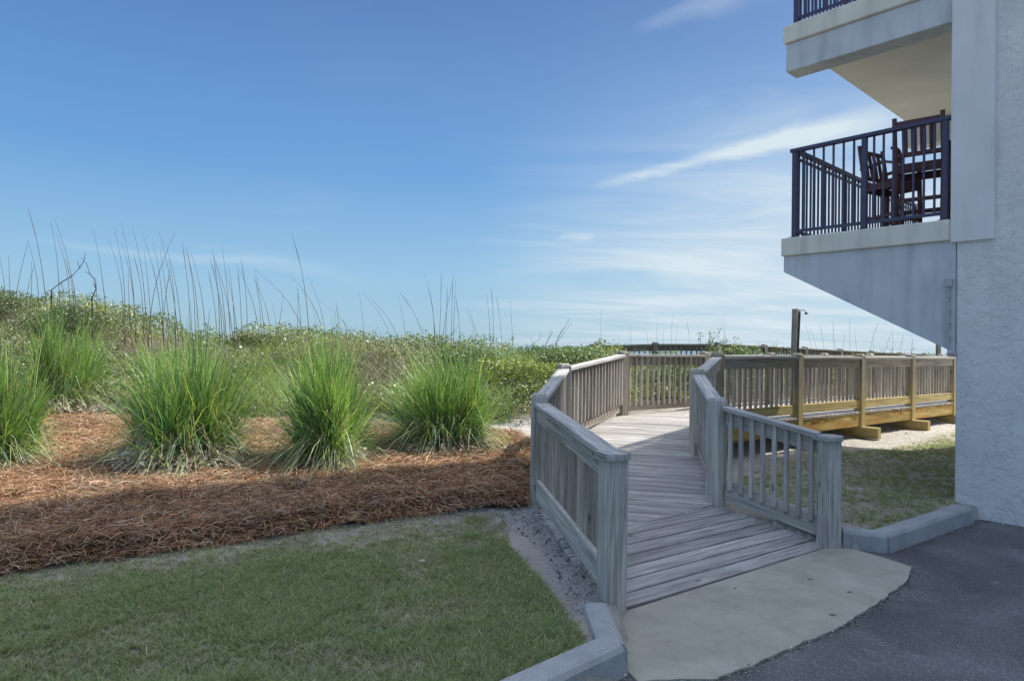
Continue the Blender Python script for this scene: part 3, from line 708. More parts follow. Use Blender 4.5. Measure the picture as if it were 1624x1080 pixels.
# ------------------------------------------------------------------ building
BL = 7.7
bd = empty('apartment_building', (4.62, 6.90, 0), 'pale stucco apartment building with cantilevered balconies on the right', 'building', rz=R(42.1))
box_local('wall', (0, -24, -.2), (BL, 0, 32), M['stucco'], bd, ch=.02)
box_local('pier', (-.035, -.335, 2.83), (.25, .045, 31.5), M['pier'], bd, ch=.008)
def balcony(z, low):
    box_local('balcony_slab', (.30, .002, z - .16), (4.45, 1.84, z), M['soffit'], bd, ch=.008)
    for b0 in (0.0, 4.46):
        box_local('edge_cap', (b0 - .03 if b0 == 0 else b0, .05, z - .225), (b0 + .29, 1.87, z), M['cream'], bd, ch=.012)
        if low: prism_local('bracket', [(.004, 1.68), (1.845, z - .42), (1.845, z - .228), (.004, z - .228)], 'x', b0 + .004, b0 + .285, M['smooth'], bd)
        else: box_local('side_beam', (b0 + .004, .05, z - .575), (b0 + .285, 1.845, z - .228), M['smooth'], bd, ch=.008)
balcony(3.08, True); balcony(5.74, False)

def guard(z, lab):
    g = empty('balcony_railing', (4.62, 6.90, z), lab, 'railing', 'dark balcony railings', rz=R(42.1))
    def lb(name, p, q, w_, t, up=(0, 0, 1)):
        p, q = Vector(p), Vector(q); me = bar_mesh((q - p).length, w_, t, ch=.003, mat=M['steel'])
        o = bpy.data.objects.new(name, me); C.objects.link(o); o.parent = g; o.matrix_local = frame(p, q - p, up); return o
    A0, A1, B1 = .10, 1.745, 4.55; bx = .07; H = 1.07
    for (x, y) in [(bx, A0 + .02), (bx, .93), (bx, A1), (1.6, A1), (3.1, A1), (B1, A1)]:
        lb('post', (x, y, 0), (x, y, H), .055, .055, (1, 0, 0)); lb('foot_plate', (x, y, .002), (x, y, .012), .11, .11, (1, 0, 0))
    lb('top_rail', (bx, .05, H + .022), (bx, A1 + .05, H + .022), .075, .042); lb('top_rail', (bx + .04, A1, H + .022), (B1, A1, H + .022), .07, .042)
    lb('lower_rail', (bx, A0, .085), (bx, A1, .085), .035, .035); lb('lower_rail', (bx, A1, .085), (B1, A1, .085), .035, .035)
    lb('upper_rail', (bx + .03, A1, H - .07), (B1, A1, H - .07), .03, .03)
    for (a, b, n) in ((A0 + .02, .93, 7), (.93, A1, 6)):
        for k in range(1, n + 1): y = a + (b - a) * k / (n + 1); lb('baluster', (bx, y, .10), (bx, y, H), .022, .022, (1, 0, 0))
    n = 40
    for k in range(1, n):
        x = bx + (B1 - bx) * k / n
        if min(abs(x - 1.6), abs(x - 3.1)) > .04: lb('baluster', (x, A1, .0), (x, A1, H), .022, .022, (1, 0, 0))
guard(3.082, 'dark steel balcony railing around the lower balcony with the wooden chairs')
guard(5.742, 'dark steel balcony railing cut by the top edge, on the upper balcony')

# junction box with conduit on the bracket
jb = empty('conduit', (4.62, 6.90, 0), 'grey junction box with a thin conduit pipe running down the bracket', 'conduit', rz=R(42.1))
box_local('junction_box', (-.045, .025, 2.37), (.003, .095, 2.46), M['grey_metal'], jb, ch=.004)
def lt(name, pts, r, sides=8):
    v, f = tube_mesh(pts, [r] * len(pts), sides); me = mesh(name, v, f, True); me.materials.append(M['grey_metal']); o = bpy.data.objects.new(name, me); C.objects.link(o); o.parent = jb
lt('pipe', [(-.03, .06, 2.36), (-.03, .06, 1.74), (-.028, .05, 1.69), (-.025, .02, 1.665), (-.025, -.02, 1.655)], .012)
for z in (2.26, 2.12, 1.98, 1.84): box_local('clip', (-.043, .042, z), (.002, .078, z + .010), M['grey_metal'], jb, ch=0)
box_local('elbow', (-.06, -.01, 1.655), (.0, .065, 1.70), M['grey_metal'], jb, ch=.012)

# bar chairs on the balcony
def chair(b, a, rot, lab):
    th = R(42.1); X = 4.62 + math.cos(th) * b - math.sin(th) * a; Y_ = 6.90 + math.sin(th) * b + math.cos(th) * a
    c = empty('bar_chair', (X, Y_, 3.082), lab, 'chair', 'dark wooden bar chairs on the lower balcony', rz=th + R(rot))
    def b3(name, p, q, w_, t, up=(0, 0, 1)):
        p, q = Vector(p), Vector(q); me = bar_mesh((q - p).length, w_, t, ch=.004, mat=M['chair'])
        o = bpy.data.objects.new(name, me); C.objects.link(o); o.parent = c; o.matrix_local = frame(p, q - p, up)
    # local: x = forward (seat side), back at x = -.22
    for s in (-1, 1):
        b3('rear_leg', (-.26, s * .235, 0), (-.22, s * .235, .76), .045, .04, (1, 0, 0)); b3('back_upright', (-.22, s * .235, .76), (-.30, s * .235, 1.285), .045, .035, (1, 0, 0))
        b3('front_leg', (.22, s * .235, 0), (.20, s * .235, .97), .045, .04, (1, 0, 0))
        b3('armrest', (-.26, s * .25, .965), (.05, s * .26, 1.0), .06, .028); b3('armrest', (.05, s * .26, 1.0), (.26, s * .26, .93), .06, .028)
        b3('side_rail', (-.23, s * .235, .70), (.21, s * .235, .70), .025, .075); b3('stretcher', (-.25, s * .235, .30), (.21, s * .235, .33), .025, .04)
        b3('stretcher', (-.25, s * .235, .16), (.21, s * .235, .16), .025, .03)
    for k in range(6): x = -.19 + .075 * k; b3('seat_slat', (x, -.235, .755 - .012 * math.sin(k)), (x, .235, .755 - .012 * math.sin(k)), .066, .022)
    b3('seat_rail', (.21, -.235, .70), (.21, .235, .70), .028, .09); b3('seat_rail', (-.22, -.235, .70), (-.22, .235, .70), .028, .09)
    b3('top_slat', (-.293, -.235, 1.215), (-.293, .235, 1.215), .022, .05); b3('lower_slat', (-.24, -.235, .86), (-.24, .235, .86), .022, .055)
    for k in range(4): y = -.135 + .09 * k; b3('back_slat', (-.24, y, .885), (-.293, y, 1.19), .018, .058, (0, 1, 0))
    b3('foot_rail', (.22, -.235, .28), (.22, .235, .28), .03, .05); b3('foot_rail', (-.24, -.235, .34), (-.24, .235, .34), .022, .045)
chair(.62, .50, 8, 'dark wooden bar chair nearest the camera with its slatted back to the railing')
chair(1.25, 1.02, 255, 'dark wooden bar chair to the left, its curved armrest showing beside the nearer chair back')
chair(1.75, .30, 100, 'dark wooden bar chair farthest in, mostly hidden behind the pale pier')

# ------------------------------------------------------------------ vegetation generators
def ribbons(base, h, lean, width, k, colb, colt, droop=0., wdir=None, kink=0.):
    """base (n,3), h (n,), lean (n,2) horizontal travel at the tip, width (n,), colours (n,3); returns V,F(quads),col"""
    n = len(base); t = np.linspace(0, 1, k + 1)
    if wdir is None: th = rng.uniform(0, np.pi, n); wdir = np.c_[np.cos(th), np.sin(th), np.zeros(n)]
    V = np.zeros((n, k + 1, 2, 3)); col = np.zeros((n, k + 1, 2, 3))
    dr = droop if isinstance(droop, np.ndarray) else np.full(n, droop)
    for i, tt in enumerate(t):
        c = base.copy(); c[:, :2] += lean * (tt ** 1.7)[..., None] if isinstance(tt, np.ndarray) else lean * tt ** 1.7
        c[:, 2] += h * (tt - dr * tt ** 2.6)
        if kink: c[:, :2] += rng.normal(0, kink, (n, 2)) * tt
        wv = width * (1 - .88 * tt ** 1.6)
        V[:, i, 0] = c - wdir * wv[:, None] / 2; V[:, i, 1] = c + wdir * wv[:, None] / 2
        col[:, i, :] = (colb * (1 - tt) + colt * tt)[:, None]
    V = V.reshape(-1, 3); col = col.reshape(-1, 3)
    st = 2 * (k + 1); o = (np.arange(n) * st)[:, None, None]; s = (np.arange(k) * 2)[None, :, None]
    F = (o + s + np.array([0, 1, 3, 2])[None, None]).reshape(-1, 4)
    return V, F, col
def leaves(P, size, colour, up=.4, asp=.5):
    """small folded leaf = rhombus, random orientation"""
    n = len(P); d = rng.normal(size=(n, 3)); d[:, 2] += up; d /= np.linalg.norm(d, axis=1)[:, None]
    e = np.cross(d, rng.normal(size=(n, 3))); e /= np.linalg.norm(e, axis=1)[:, None]
    s = size[:, None]
    V = np.stack([P - d * s * .5, P + e * s * asp * .5, P + d * s * .5, P - e * s * asp * .5], 1).reshape(-1, 3)
    F = np.arange(n * 4).reshape(-1, 4); return V, F, np.repeat(colour, 4, 0)
def merge(parts):
    Vs, Fs, Cs, o = [], [], [], 0
    for V, F, c in parts: Vs.append(V); Fs.append(F + o); Cs.append(c); o += len(V)
    return np.concatenate(Vs), np.concatenate(Fs), np.concatenate(Cs)
def pal(n, cols, wts, jit=.12):
    c = np.array(cols)[rng.choice(len(cols), n, p=np.array(wts) / sum(wts))]
    return c * (1 + rng.normal(0, jit, (n, 1))) * (1 + rng.normal(0, jit * .35, (n, 3)))
def stuff(name, parts, mat, label, cat=None, parent=None, kind='stuff', group=None):
    V, F, c = merge(parts); me = np_mesh(name, V, F, np.clip(c, .005, 1), mat)
    o = link(name, me, None, parent); return tag(o, label, cat, group, kind)

# --- lawn turf
def turf(name, poly, n, label, edge=None, hmul=1.):
    P = np.array(poly); lo = P.min(0); hi = P.max(0); per = 11; nt_ = n // per
    x = rng.uniform(lo[0], hi[0], nt_ * 12); y = rng.uniform(max(lo[1], 2.2), hi[1], nt_ * 12)
    m = inpoly(x, y, poly) & (np.abs(x) < .84 * y + .25); x, y = x[m], y[m]
    dens = sstep(.30, .60, fbm(x, y, 1.5, 40) + .3 * (fbm(x, y, 7, 44) - .5))
    if edge: dens = np.clip(dens + .28, 0, 1) * (.12 + .88 * sstep(0, 1.15, segdist(x, y, MULCH_EDGE) + .7 * (fbm(x, y, 2.2, 48) - .5) + .35 * sstep(-1.6, 0, x))) * sstep(.06, .30, segdist(x, y, [(.62, 3.9), (.3, 6.3)]) + .35 * (fbm(x, y, 3, 46) - .5))
    else: dens = np.maximum(dens, .65) * sstep(.0, .5, segdist(x, y, poly[6:]))
    dens = np.clip(dens + (.2 * sstep(6.0, 3.2, y) * (dens > .05) if edge else 0), 0, 1)
    keep = rng.random(len(x)) < (.05 + .95 * dens); x, y, dens = x[keep][:nt_], y[keep][:nt_], dens[keep][:nt_]
    g = np.clip(sstep(.34, .66, fbm(x, y, .9, 52) * .55 + fbm(x, y, 4, 53) * .25 + dens * .32), 0, 1); ht = rng.uniform(.5, 1.25, len(x)); br = rng.uniform(.75, 1.25, len(x)); dt = rng.random(len(x)) < .10 + .25 * (1 - g)
    x, y, dens, g, ht, br, dt = (np.repeat(q, per) for q in (x, y, dens, g, ht, br, dt)); k = len(x)
    th = rng.uniform(0, 2 * np.pi, k); rad = np.abs(rng.normal(0, .016, k)); x = x + rad * np.cos(th); y = y + rad * np.sin(th)
    h = rng.uniform(.010, .033, k) * (.6 + .6 * dens) * ht * hmul; ln = h * (rng.uniform(.2, 1.5, k) + rad * 26)
    green = pal(k, [(.27, .335, .12), (.34, .40, .16), (.20, .26, .10), (.40, .44, .21)], [3, 3, 2, 1.6])
    dry = pal(k, [(.55, .48, .34), (.44, .38, .27), (.35, .32, .22), (.62, .57, .46)], [3, 3, 3, 1])
    isg = np.where(dt, rng.random(k) < .2, rng.random(k) < (.25 + .65 * g)); col = np.where(isg[:, None], green, dry) * br[:, None]
    V = ribbons(np.c_[x, y, ground(x, y) + .004], h, np.c_[np.cos(th), np.sin(th)] * ln[:, None], rng.uniform(.003, .0065, k), 2, col * .8, col * 1.15)
    stuff(name, [V], M['turf'], label, 'grass')
turf('lawn_grass', LAWN, 340000, 'patchy green and dry turf in front of the mulch bed', edge=True)
turf('lawn_grass', LAWN_R, 90000, 'dark green turf in the shade beside the stucco wall', hmul=1.2)

# --- pine straw
def straw():
    n = 115000; P = np.array(MULCH); x = rng.uniform(-9, .6, n * 3); y = rng.uniform(2.0, 10.3, n * 3)
    vis = (np.abs(x) < .84 * y + .3) & inpoly(x, y, [(a, b - (.02 if i < 6 else 0)) for i, (a, b) in enumerate(MULCH)])
    x, y = x[vis], y[vis]; keep = rng.random(len(x)) < np.clip(34 / y ** 2 + .12, 0, 1); x, y = x[keep][:n], y[keep][:n]; k = len(x)
    z = ground(x, y) + np.maximum(mthick(x, y, MULCH), 0) + .004 + rng.exponential(.012, k)
    ln = rng.uniform(.07, .22, k) * np.where(y > 8, 1.2, 1); th = rng.uniform(0, 2 * np.pi, k) + 2.2 * fbm(x, y, 2.0, 61); bend = rng.normal(0, .5, k)
    t = np.linspace(-.5, .5, 4); V = np.zeros((k, 4, 2, 3)); w_ = rng.uniform(.0024, .0046, k) * (1 + .10 * (y - 4)); tilt = rng.normal(0, .16, k)
    up = rng.exponential(.022, k)
    for i, tt in enumerate(t):
        a = th + bend * tt; cx = x + np.cos(a) * ln * tt; cy = y + np.sin(a) * ln * tt
        cz = z + tilt * ln * tt + up * (1 - 4 * tt * tt) * .6
        cz = np.maximum(cz, ground(cx, cy) + .003)
        px, py = -np.sin(a) * w_ / 2, np.cos(a) * w_ / 2
        V[:, i, 0] = np.c_[cx - px, cy - py, cz - w_ * .3]; V[:, i, 1] = np.c_[cx + px, cy + py, cz + w_ * .3]
    col = pal(k, [(.39, .20, .105), (.46, .26, .145), (.28, .155, .09), (.54, .37, .235), (.17, .11, .07), (.54, .42, .30)], [3, 3, 2.5, 1.8, 1.6, 1.0], .18)
    gy = sstep(.45, .75, fbm(x, y, 1.3, 66))[:, None] * .22; col = col * (1 - gy) + gy * col.mean(1, keepdims=True) * np.array((1.25, 1.08, .95)); col = col * (.75 + .5 * fbm(x, y, 5, 67))[:, None]
    F = ((np.arange(k) * 8)[:, None, None] + (np.arange(3) * 2)[None, :, None] + np.array([0, 1, 3, 2])[None, None]).reshape(-1, 4)
    return V.reshape(-1, 3), F, np.repeat(col, 8, 0)
stuff('pine_straw', [straw()], M['straw'], 'loose reddish brown pine needles covering the mulch bed', 'mulch')

# --- ornamental grass clumps
GREENS = [(.18, .31, .065), (.26, .40, .09), (.09, .19, .065), (.38, .48, .15), (.13, .25, .15), (.44, .41, .23)]
def clump(cx, cy, hgt, spread, n, label, deadn=500, basal=.30, tufts=38):
    z0 = float(ground(cx, cy)); e = empty('grass_clump', (cx, cy, z0), label, 'grass', 'ornamental grass clumps in the mulch bed')
    ta = rng.uniform(0, 2 * np.pi, tufts); tr = basal * rng.uniform(0, 1, tufts) ** .5; th_ = rng.uniform(.5, 1.05, tufts)
    tl = rng.normal(0, .26, (tufts, 2)) + rng.normal(0, .16, (1, 2)); th_[rng.random(tufts) < .2] *= 1.12; tb = rng.uniform(0, 1, tufts)
    def mk(n, hr, sp, wr, cols, wts, droopr, kk=6, side=0., bs=.74):
        tf = rng.integers(0, tufts, n); bx = cx + bs * tr[tf] * np.cos(ta[tf]) + rng.normal(0, .045, n); by = cy + bs * tr[tf] * np.sin(ta[tf]) + rng.normal(0, .045, n)
        rr = tr[tf] / basal
        dirx = np.cos(ta[tf]) * (rr * .42 + side) + tl[tf, 0] + rng.normal(0, .26, n); diry = np.sin(ta[tf]) * (rr * .42 + side) + tl[tf, 1] + rng.normal(0, .26, n)
        m = np.minimum(np.hypot(dirx, diry), 1.5)
        h = rng.uniform(hr[0], hr[1], n) ** .75 * hgt * th_[tf] * (1.08 - .22 * m ** 1.5)
        lean = np.c_[dirx, diry] * (spread * sp * rng.uniform(.5, 1.5, n))[:, None]
        dr = np.clip(rng.uniform(*droopr, n) * (.5 + m), 0, 1.1)
        c = pal(n, cols, wts, .2) * (.72 + .55 * tb[tf])[:, None]
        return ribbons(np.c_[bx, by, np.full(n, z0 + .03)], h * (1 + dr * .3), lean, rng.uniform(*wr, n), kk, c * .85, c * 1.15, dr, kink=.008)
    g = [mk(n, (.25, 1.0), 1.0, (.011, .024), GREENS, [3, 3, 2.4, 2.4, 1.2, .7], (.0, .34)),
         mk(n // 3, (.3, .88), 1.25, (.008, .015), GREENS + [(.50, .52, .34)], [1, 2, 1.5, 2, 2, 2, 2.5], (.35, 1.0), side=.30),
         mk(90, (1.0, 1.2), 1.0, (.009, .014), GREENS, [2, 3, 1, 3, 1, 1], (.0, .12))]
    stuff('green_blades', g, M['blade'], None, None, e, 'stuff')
    d = [mk(deadn, (.03, .26), .62, (.016, .032), [(.46, .39, .28), (.36, .29, .20), (.56, .51, .42), (.20, .15, .11)], [3, 2, 3, 1], (.3, 1.1), 4, side=.55, bs=1.),
         mk(n // 4, (.15, .8), 1.05, (.005, .010), [(.56, .50, .33), (.44, .38, .24)], [1, 1], (.1, .8))]
    hn = int(deadn * .8); a = rng.uniform(0, 2 * np.pi, hn); r = basal * (.65 + .85 * rng.random(hn)); zz = (.04 + .42 * (hn / 3000) ** .5 * rng.random(hn)) * np.clip(1.5 - r / basal * .85, .15, 1.2)
    P = np.c_[cx + r * np.cos(a), cy + r * np.sin(a), z0 + .05 + zz]
    hp = leaves(P, rng.uniform(.04, .10, hn), pal(hn, [(.50, .45, .36), (.40, .35, .28), (.60, .56, .48), (.24, .20, .16)], [3, 2, 2, 1.5], .15), .1, .34)
    stuff('dead_blades', d + [hp], M['straw'], None, None, e, 'stuff')
clump(-5.62, 7.15, 1.62, .44, 2500, 'ornamental grass clump cut by the left edge, dry tan leaves at its foot', 1500, .46)
clump(-7.05, 10.55, 1.75, .44, 2100, 'ornamental grass clump standing farther back on the left at the foot of the dune', 1200, .50)
clump(-3.60, 7.30, 1.62, .60, 3400, 'widest ornamental grass clump, with a thick heap of grey dead leaves at its foot', 4600, .48, 44)
clump(-2.02, 7.45, 1.56, .52, 2600, 'ornamental grass clump second from the ramp, its lower blades bluish green and drooping', 1800, .36)
clump(-.80, 8.20, 1.52, .64, 2700, 'ornamental grass clump nearest the boardwalk, spreading to a round open fan', 1500, .44)

# --- dune cover
def dune_pts(n, x0=-17, x1=20, ymax=7.5):
    x = rng.uniform(x0, x1, n); y0 = np.where(x < 1.75, 10.35, 10.95 + .76 * (x - 1.75)); y = y0 + ymax * rng.random(n) ** 1.15
    m = (np.abs(x) < .84 * y + .5); return x[m], y[m]
def canopy(x, y):
    f = fbm(x, y, .85, 71); return .06 + .62 * sstep(.28, .70, f) * (.35 + .9 * fbm(x, y, 2.6, 77))
x, y = dune_pts(330000); hc = canopy(x, y); lk = hc > .12; x, y, hc = x[lk], y[lk], hc[lk]
gr = fbm(x, y, .45, 81); keep = rng.random(len(x)) < np.clip(.55 + 1.0 * sstep(.30, .50, gr) + .5 * (x > -1.5), 0, 1); x, y, hc, gr = x[keep][:170000], y[keep][:170000], hc[keep][:170000], gr[keep][:170000]
k = len(x); z = ground(x, y) + hc * (1 - rng.random(k) ** 1.4 * .8) + .05 * (rng.random(k) < .08) * rng.random(k) * 2
c1 = pal(k, [(.13, .19, .045), (.19, .25, .06), (.06, .10, .028), (.27, .31, .10), (.38, .36, .23)], [3, 3, 2.5, 1.6, .9], .16)
c2 = pal(k, [(.28, .33, .06), (.36, .38, .09), (.20, .26, .05)], [2, 2, 2], .14)
yel = (fbm(x, y, .5, 91) > .60)[:, None] & (rng.random((k, 1)) < .8); col = np.where(yel, c2, c1)
stuff('dune_ground_cover', [leaves(np.c_[x, y, z], rng.uniform(.025, .075, k), col)], M['leaf'], 'low leafy green cover spreading over the dune slope', 'ground cover')
x, y = dune_pts(150000, ymax=7.0); gr = fbm(x, y, .45, 81); keep = rng.random(len(x)) < np.clip(.75 - .9 * sstep(.32, .52, gr), .07, 1); x, y = x[keep][:90000], y[keep][:90000]
k = len(x); hc = canopy(x, y); th = rng.uniform(0, 2 * np.pi, k); h = rng.uniform(.10, .34, k) * (.6 + 1.0 * fbm(x, y, 1.2, 95)); ln = h * rng.uniform(.3, 1.5, k)
c = pal(k, [(.46, .40, .31), (.36, .31, .25), (.56, .51, .42), (.25, .21, .17), (.26, .31, .10), (.36, .38, .16)], [3, 3, 2, 2, 1.7, 1.2], .15)
stuff('dry_dune_grass', [ribbons(np.c_[x, y, ground(x, y) + hc * .45], h, np.c_[np.cos(th), np.sin(th)] * ln[:, None], rng.uniform(.006, .013, k), 4, c, c, rng.uniform(0, .9, k), kink=.02)],
      M['straw'], 'tangled dry grass and runners over the dune', 'dry grass')
x, y = dune_pts(60000, x0=-17, x1=1.5, ymax=3.4); gr = fbm(x, y, .9, 101); keep = rng.random(len(x)) < sstep(.48, .64, gr); x, y = x[keep][:16000], y[keep][:16000]
k = len(x); th = rng.uniform(0, 2 * np.pi, k); h = rng.uniform(.3, .75, k); ln = h * rng.uniform(.1, .9, k); c = pal(k, GREENS + [(.38, .38, .20)], [2, 3, 1, 3, 1, 1, 2], .14)
stuff('tall_dune_grass', [ribbons(np.c_[x, y, ground(x, y)], h, np.c_[np.cos(th), np.sin(th)] * ln[:, None], rng.uniform(.005, .010, k), 5, c * .9, c * 1.1, rng.uniform(0, .7, k))],
      M['blade'], 'green grass blades growing loosely up the dune slope', 'grass')

# --- shrubs
DARKL = ([(.055, .10, .03), (.09, .14, .04), (.14, .20, .055), (.22, .26, .09)], [3, 3, 2, 1])
YELL = ([(.34, .39, .08), (.43, .46, .11), (.23, .29, .06), (.12, .18, .04)], [3, 2, 3, 1.5])
GLOS = ([(.09, .15, .045), (.16, .23, .065), (.24, .30, .10), (.50, .53, .40)], [3, 3, 2, 1])
def shrub(name, cx, cy, rx, ry, ztop, n, pl, label, size=(.03, .055), zb_=None, lobes=16, cat='shrub'):
    z0 = float(ground(cx, cy)) - .02 if zb_ is None else zb_; H = ztop - z0
    e = empty(name, (cx, cy, z0), label, cat, 'shrubs behind the boardwalk and along the dune')
    per = []
    for q in range(lobes):
        a = rng.uniform(0, 2 * np.pi); r = rng.random() ** .5 * .72; lc = np.array((cx + rx * r * math.cos(a), cy + ry * r * math.sin(a), z0 + H * (.42 + .40 * rng.random() * (1 - r * .6))))
        lr = np.array((rx * .42, ry * .42, H * .26)) * rng.uniform(.7, 1.15)
        m = n // lobes; d = rng.normal(size=(m, 3)); d /= np.linalg.norm(d, axis=1)[:, None]; rad = .55 + .5 * rng.random(m) ** .6
        per.append(lc + d * lr * rad[:, None])
    m = n // 5; a = rng.uniform(0, 2 * np.pi, m); r = np.sqrt(rng.random(m)); per.append(np.c_[cx + rx * r * np.cos(a), cy + ry * r * np.sin(a), z0 + H * .45 * rng.random(m)])
    P = np.concatenate(per); k = len(P)
    o = stuff('foliage', [leaves(P, rng.uniform(*size, k), pal(k, pl[0], pl[1], .16), asp=.48)], M['leaf'], None, None, e, 'stuff')
    V, F = [], []
    for q in range(7):
        a = rng.uniform(0, 2 * np.pi); r = rng.random() * .6; tip = Vector((cx + rx * r * math.cos(a), cy + ry * r * math.sin(a), z0 + H * .85)); b = Vector((cx + .06 * math.cos(a), cy + .06 * math.sin(a), z0))
        mid = (tip + b) / 2 + Vector((rng.normal() * .06, rng.normal() * .06, 0)); v, f = tube_mesh([b, mid, tip], [.014, .010, .004], 5); f = [tuple(i + len(V) for i in ff) for ff in f]; V += v; F += f
    link('stem', mesh('stem', V, F), M['bark'], e)
    return e
shrub('shrub', .25, 12.0, .95, .7, 1.55, 11000, YELL, 'yellow green rounded shrub left of the boardwalk bend')
shrub('shrub', -.95, 12.7, .8, .7, 1.68, 8000, DARKL, 'olive green shrub on the crest behind the grass clump nearest the boardwalk')
shrub('shrub', 1.25, 12.5, .85, .6, 1.74, 11000, GLOS, 'glossy leaved shrub with pale glinting leaves behind the left railing')
shrub('shrub', .9, 14.2, 1.0, .6, 1.82, 7000, DARKL, 'dark green shrub on the skyline just left of the far railing')
shrub('shrub', 2.9, 12.7, .8, .6, 1.48, 9000, GLOS, 'shrub seen through the balusters of the back railing, its top below the rail')
shrub('shrub', 4.1, 13.5, .6, .5, 1.5, 6000, DARKL, 'dark shrub behind the right end of the back railing')
shrub('shrub', 4.75, 14.4, .72, .5, 1.93, 9000, GLOS, 'light green glossy shrub rising above the rail in front of the far railing')
shrub('shrub', 12.4, 19.9, .55, .5, 1.72, 3500, DARKL, 'small dense dark shrub above the long railing near the stucco wall', cat='shrub')
shrub('shrub', 6.6, 15.9, 1.3, .5, 1.55, 5000, GLOS, 'low shrub behind the far side rail of the walkway near the shower post')
shrub('shrub', -8.9, 13.3, 1.3, .9, 2.45, 9000, DARKL, 'dark shrub on the high left shoulder of the dune')
shrub('shrub', -10.9, 13.6, 1.2, .9, 2.75, 7000, DARKL, 'olive shrub on the dune top at the left edge')
shrub('shrub', -5.2, 13.9, .8, .6, 1.92, 5000, DARKL, 'small olive shrub on the crest behind the widest grass clump')
# leggy sprigs standing above the far rail
def sprig(px, y, ztop, n, label, lean=.1):
    x = px * y; z0 = float(ground(x, y)); e = empty('sprig', (x, y, z0), label, 'shrub', 'leggy shrub sprigs above the far railing')
    V, F, LP_ = [], [], []
    for q in range(4):
        a = rng.uniform(0, 6.28); tip = Vector((x + lean + rng.normal() * .16, y + rng.normal() * .1, ztop - abs(rng.normal()) * .18)); b = Vector((x, y, z0)); mid = b.lerp(tip, .55) + Vector((rng.normal() * .06, 0, 0))
        v, f = tube_mesh([b, mid, tip], [.012, .008, .003], 4); f = [tuple(i + len(V) for i in ff) for ff in f]; V += v; F += f
        for t in rng.uniform(.35, 1, n // 4): LP_.append(np.array(mid.lerp(tip, (t - .35) / .65)) + rng.normal(0, .045, 3))
    link('stem', mesh('stem', V, F), M['bark'], e); P = np.array(LP_)
    stuff('foliage', [leaves(P, rng.uniform(.03, .06, len(P)), pal(len(P), *DARKL, .15))], M['leaf'], None, None, e, 'stuff')
sprig(.287, 15.5, 2.16, 170, 'tallest leggy sprig with dark leaves, left of the light green shrub')
sprig(.325, 15.8, 2.04, 150, 'leafy sprig just right of the tallest one, above the light green shrub', .06)
sprig(.365, 16.2, 1.92, 130, 'low thin sprig beyond the dark rail, midway to the shower post')
sprig(.394, 16.2, 1.98, 190, 'spreading sprig close to the left of the shower post', .12)
sprig(.560, 19.5, 1.80, 120, 'faint sprig above the long railing under the bracket')
sprig(.592, 19.5, 1.86, 120, 'slim sprig above the long railing left of the dense dark shrub')

# --- tall dry stalks: (root x/y slope, height over eye at tip, lean)
def unproj(px, py, y): 
    # photograph pixel -> world point at distance y (camera level, small roll)
    hor = 550 + .014 * (px - 812); return ((px - 812) / 1050 * y, y, 1.68 + (hor - py) / 1050 * y)
ORD = 'leftmost second third fourth fifth sixth seventh eighth ninth tenth eleventh twelfth thirteenth fourteenth fifteenth sixteenth seventeenth eighteenth nineteenth twentieth twenty-first twenty-second twenty-third twenty-fourth twenty-fifth twenty-sixth twenty-seventh twenty-eighth'.split()
_cl = {}
def stalk(b, t, y, label, grp, thick=1.):
    x0, _, z0 = unproj(*b, y); x1, _, z1 = unproj(*t, y + random.uniform(-.3, .3)); gz_ = float(ground(x0, y)); z0 = min(z0, gz_ + .3)
    A, B = Vector((x0, y, gz_)), Vector((x1, y + random.uniform(-.2, .2), z1)); pts = []; rad = []
    grp_k = random.random() < .4
    bow = (B.x - A.x) * .30 + random.uniform(-.02, .02)
    for k in range(8):
        s = k / 7; p = A.lerp(B, s); p.x -= bow * math.sin(math.pi * s) * (.55 + .45 * s); p.y += .02 * math.sin(5 * s + b[0])
        pts.append(p); r = .0066 * (1 - s) + .0020
        if .72 < s < .95 and grp_k: r = .0065
        rad.append(r * thick)
    v, f = tube_mesh(pts, rad, 4); o = link('dry_stalk', mesh('dry_stalk', v, f), M['stalk']); tag(o, label, 'grass stalk', grp)
    if grp: _cl.setdefault(grp, []).append((t[0], len(_cl.get(grp, [])), o))
g1 = 'tall dry stalks on the left shoulder of the dune'
for b, t in [((78, 470), (53, 333)), ((98, 470), (62, 345)), ((112, 468), (84, 370)), ((128, 475), (86, 345)), ((62, 465), (38, 380)), ((22, 452), (26, 378)), ((6, 445), (-3, 405)), ((48, 460), (50, 415)), ((12, 450), (2, 402)), ((40, 455), (44, 420)), ((150, 480), (145, 440)), ((118, 470), (100, 410))]:
    stalk(b, t, 13.2, 'tall dry stalk on the high left shoulder', g1)
g2 = 'tall dry stalks on the crest behind the widest grass clump'
for b, t in [((172, 482), (166, 368)), ((198, 495), (168, 380)), ((200, 500), (180, 360)), ((215, 505), (186, 352)), ((218, 505), (206, 385)), ((236, 507), (219, 362)), ((230, 505), (200, 400)), ((240, 505), (225, 395)), ((236, 500), (272, 370)), ((262, 510), (245, 385)), ((272, 512), (250, 395)), ((280, 512), (268, 410)), ((292, 512), (270, 385)), ((256, 508), (276, 430)), ((302, 512), (272, 378)), ((312, 512), (290, 395)), ((330, 514), (300, 400)), ((318, 514), (288, 392)), ((345, 515), (330, 430)), ((262, 510), (238, 372)), ((284, 510), (262, 372)), ((210, 500), (196, 430))]:
    stalk(b, t, 13.4, 'dry stalk behind the widest grass clump', g2)
g3 = 'tall dry stalks on the crest left of the middle'
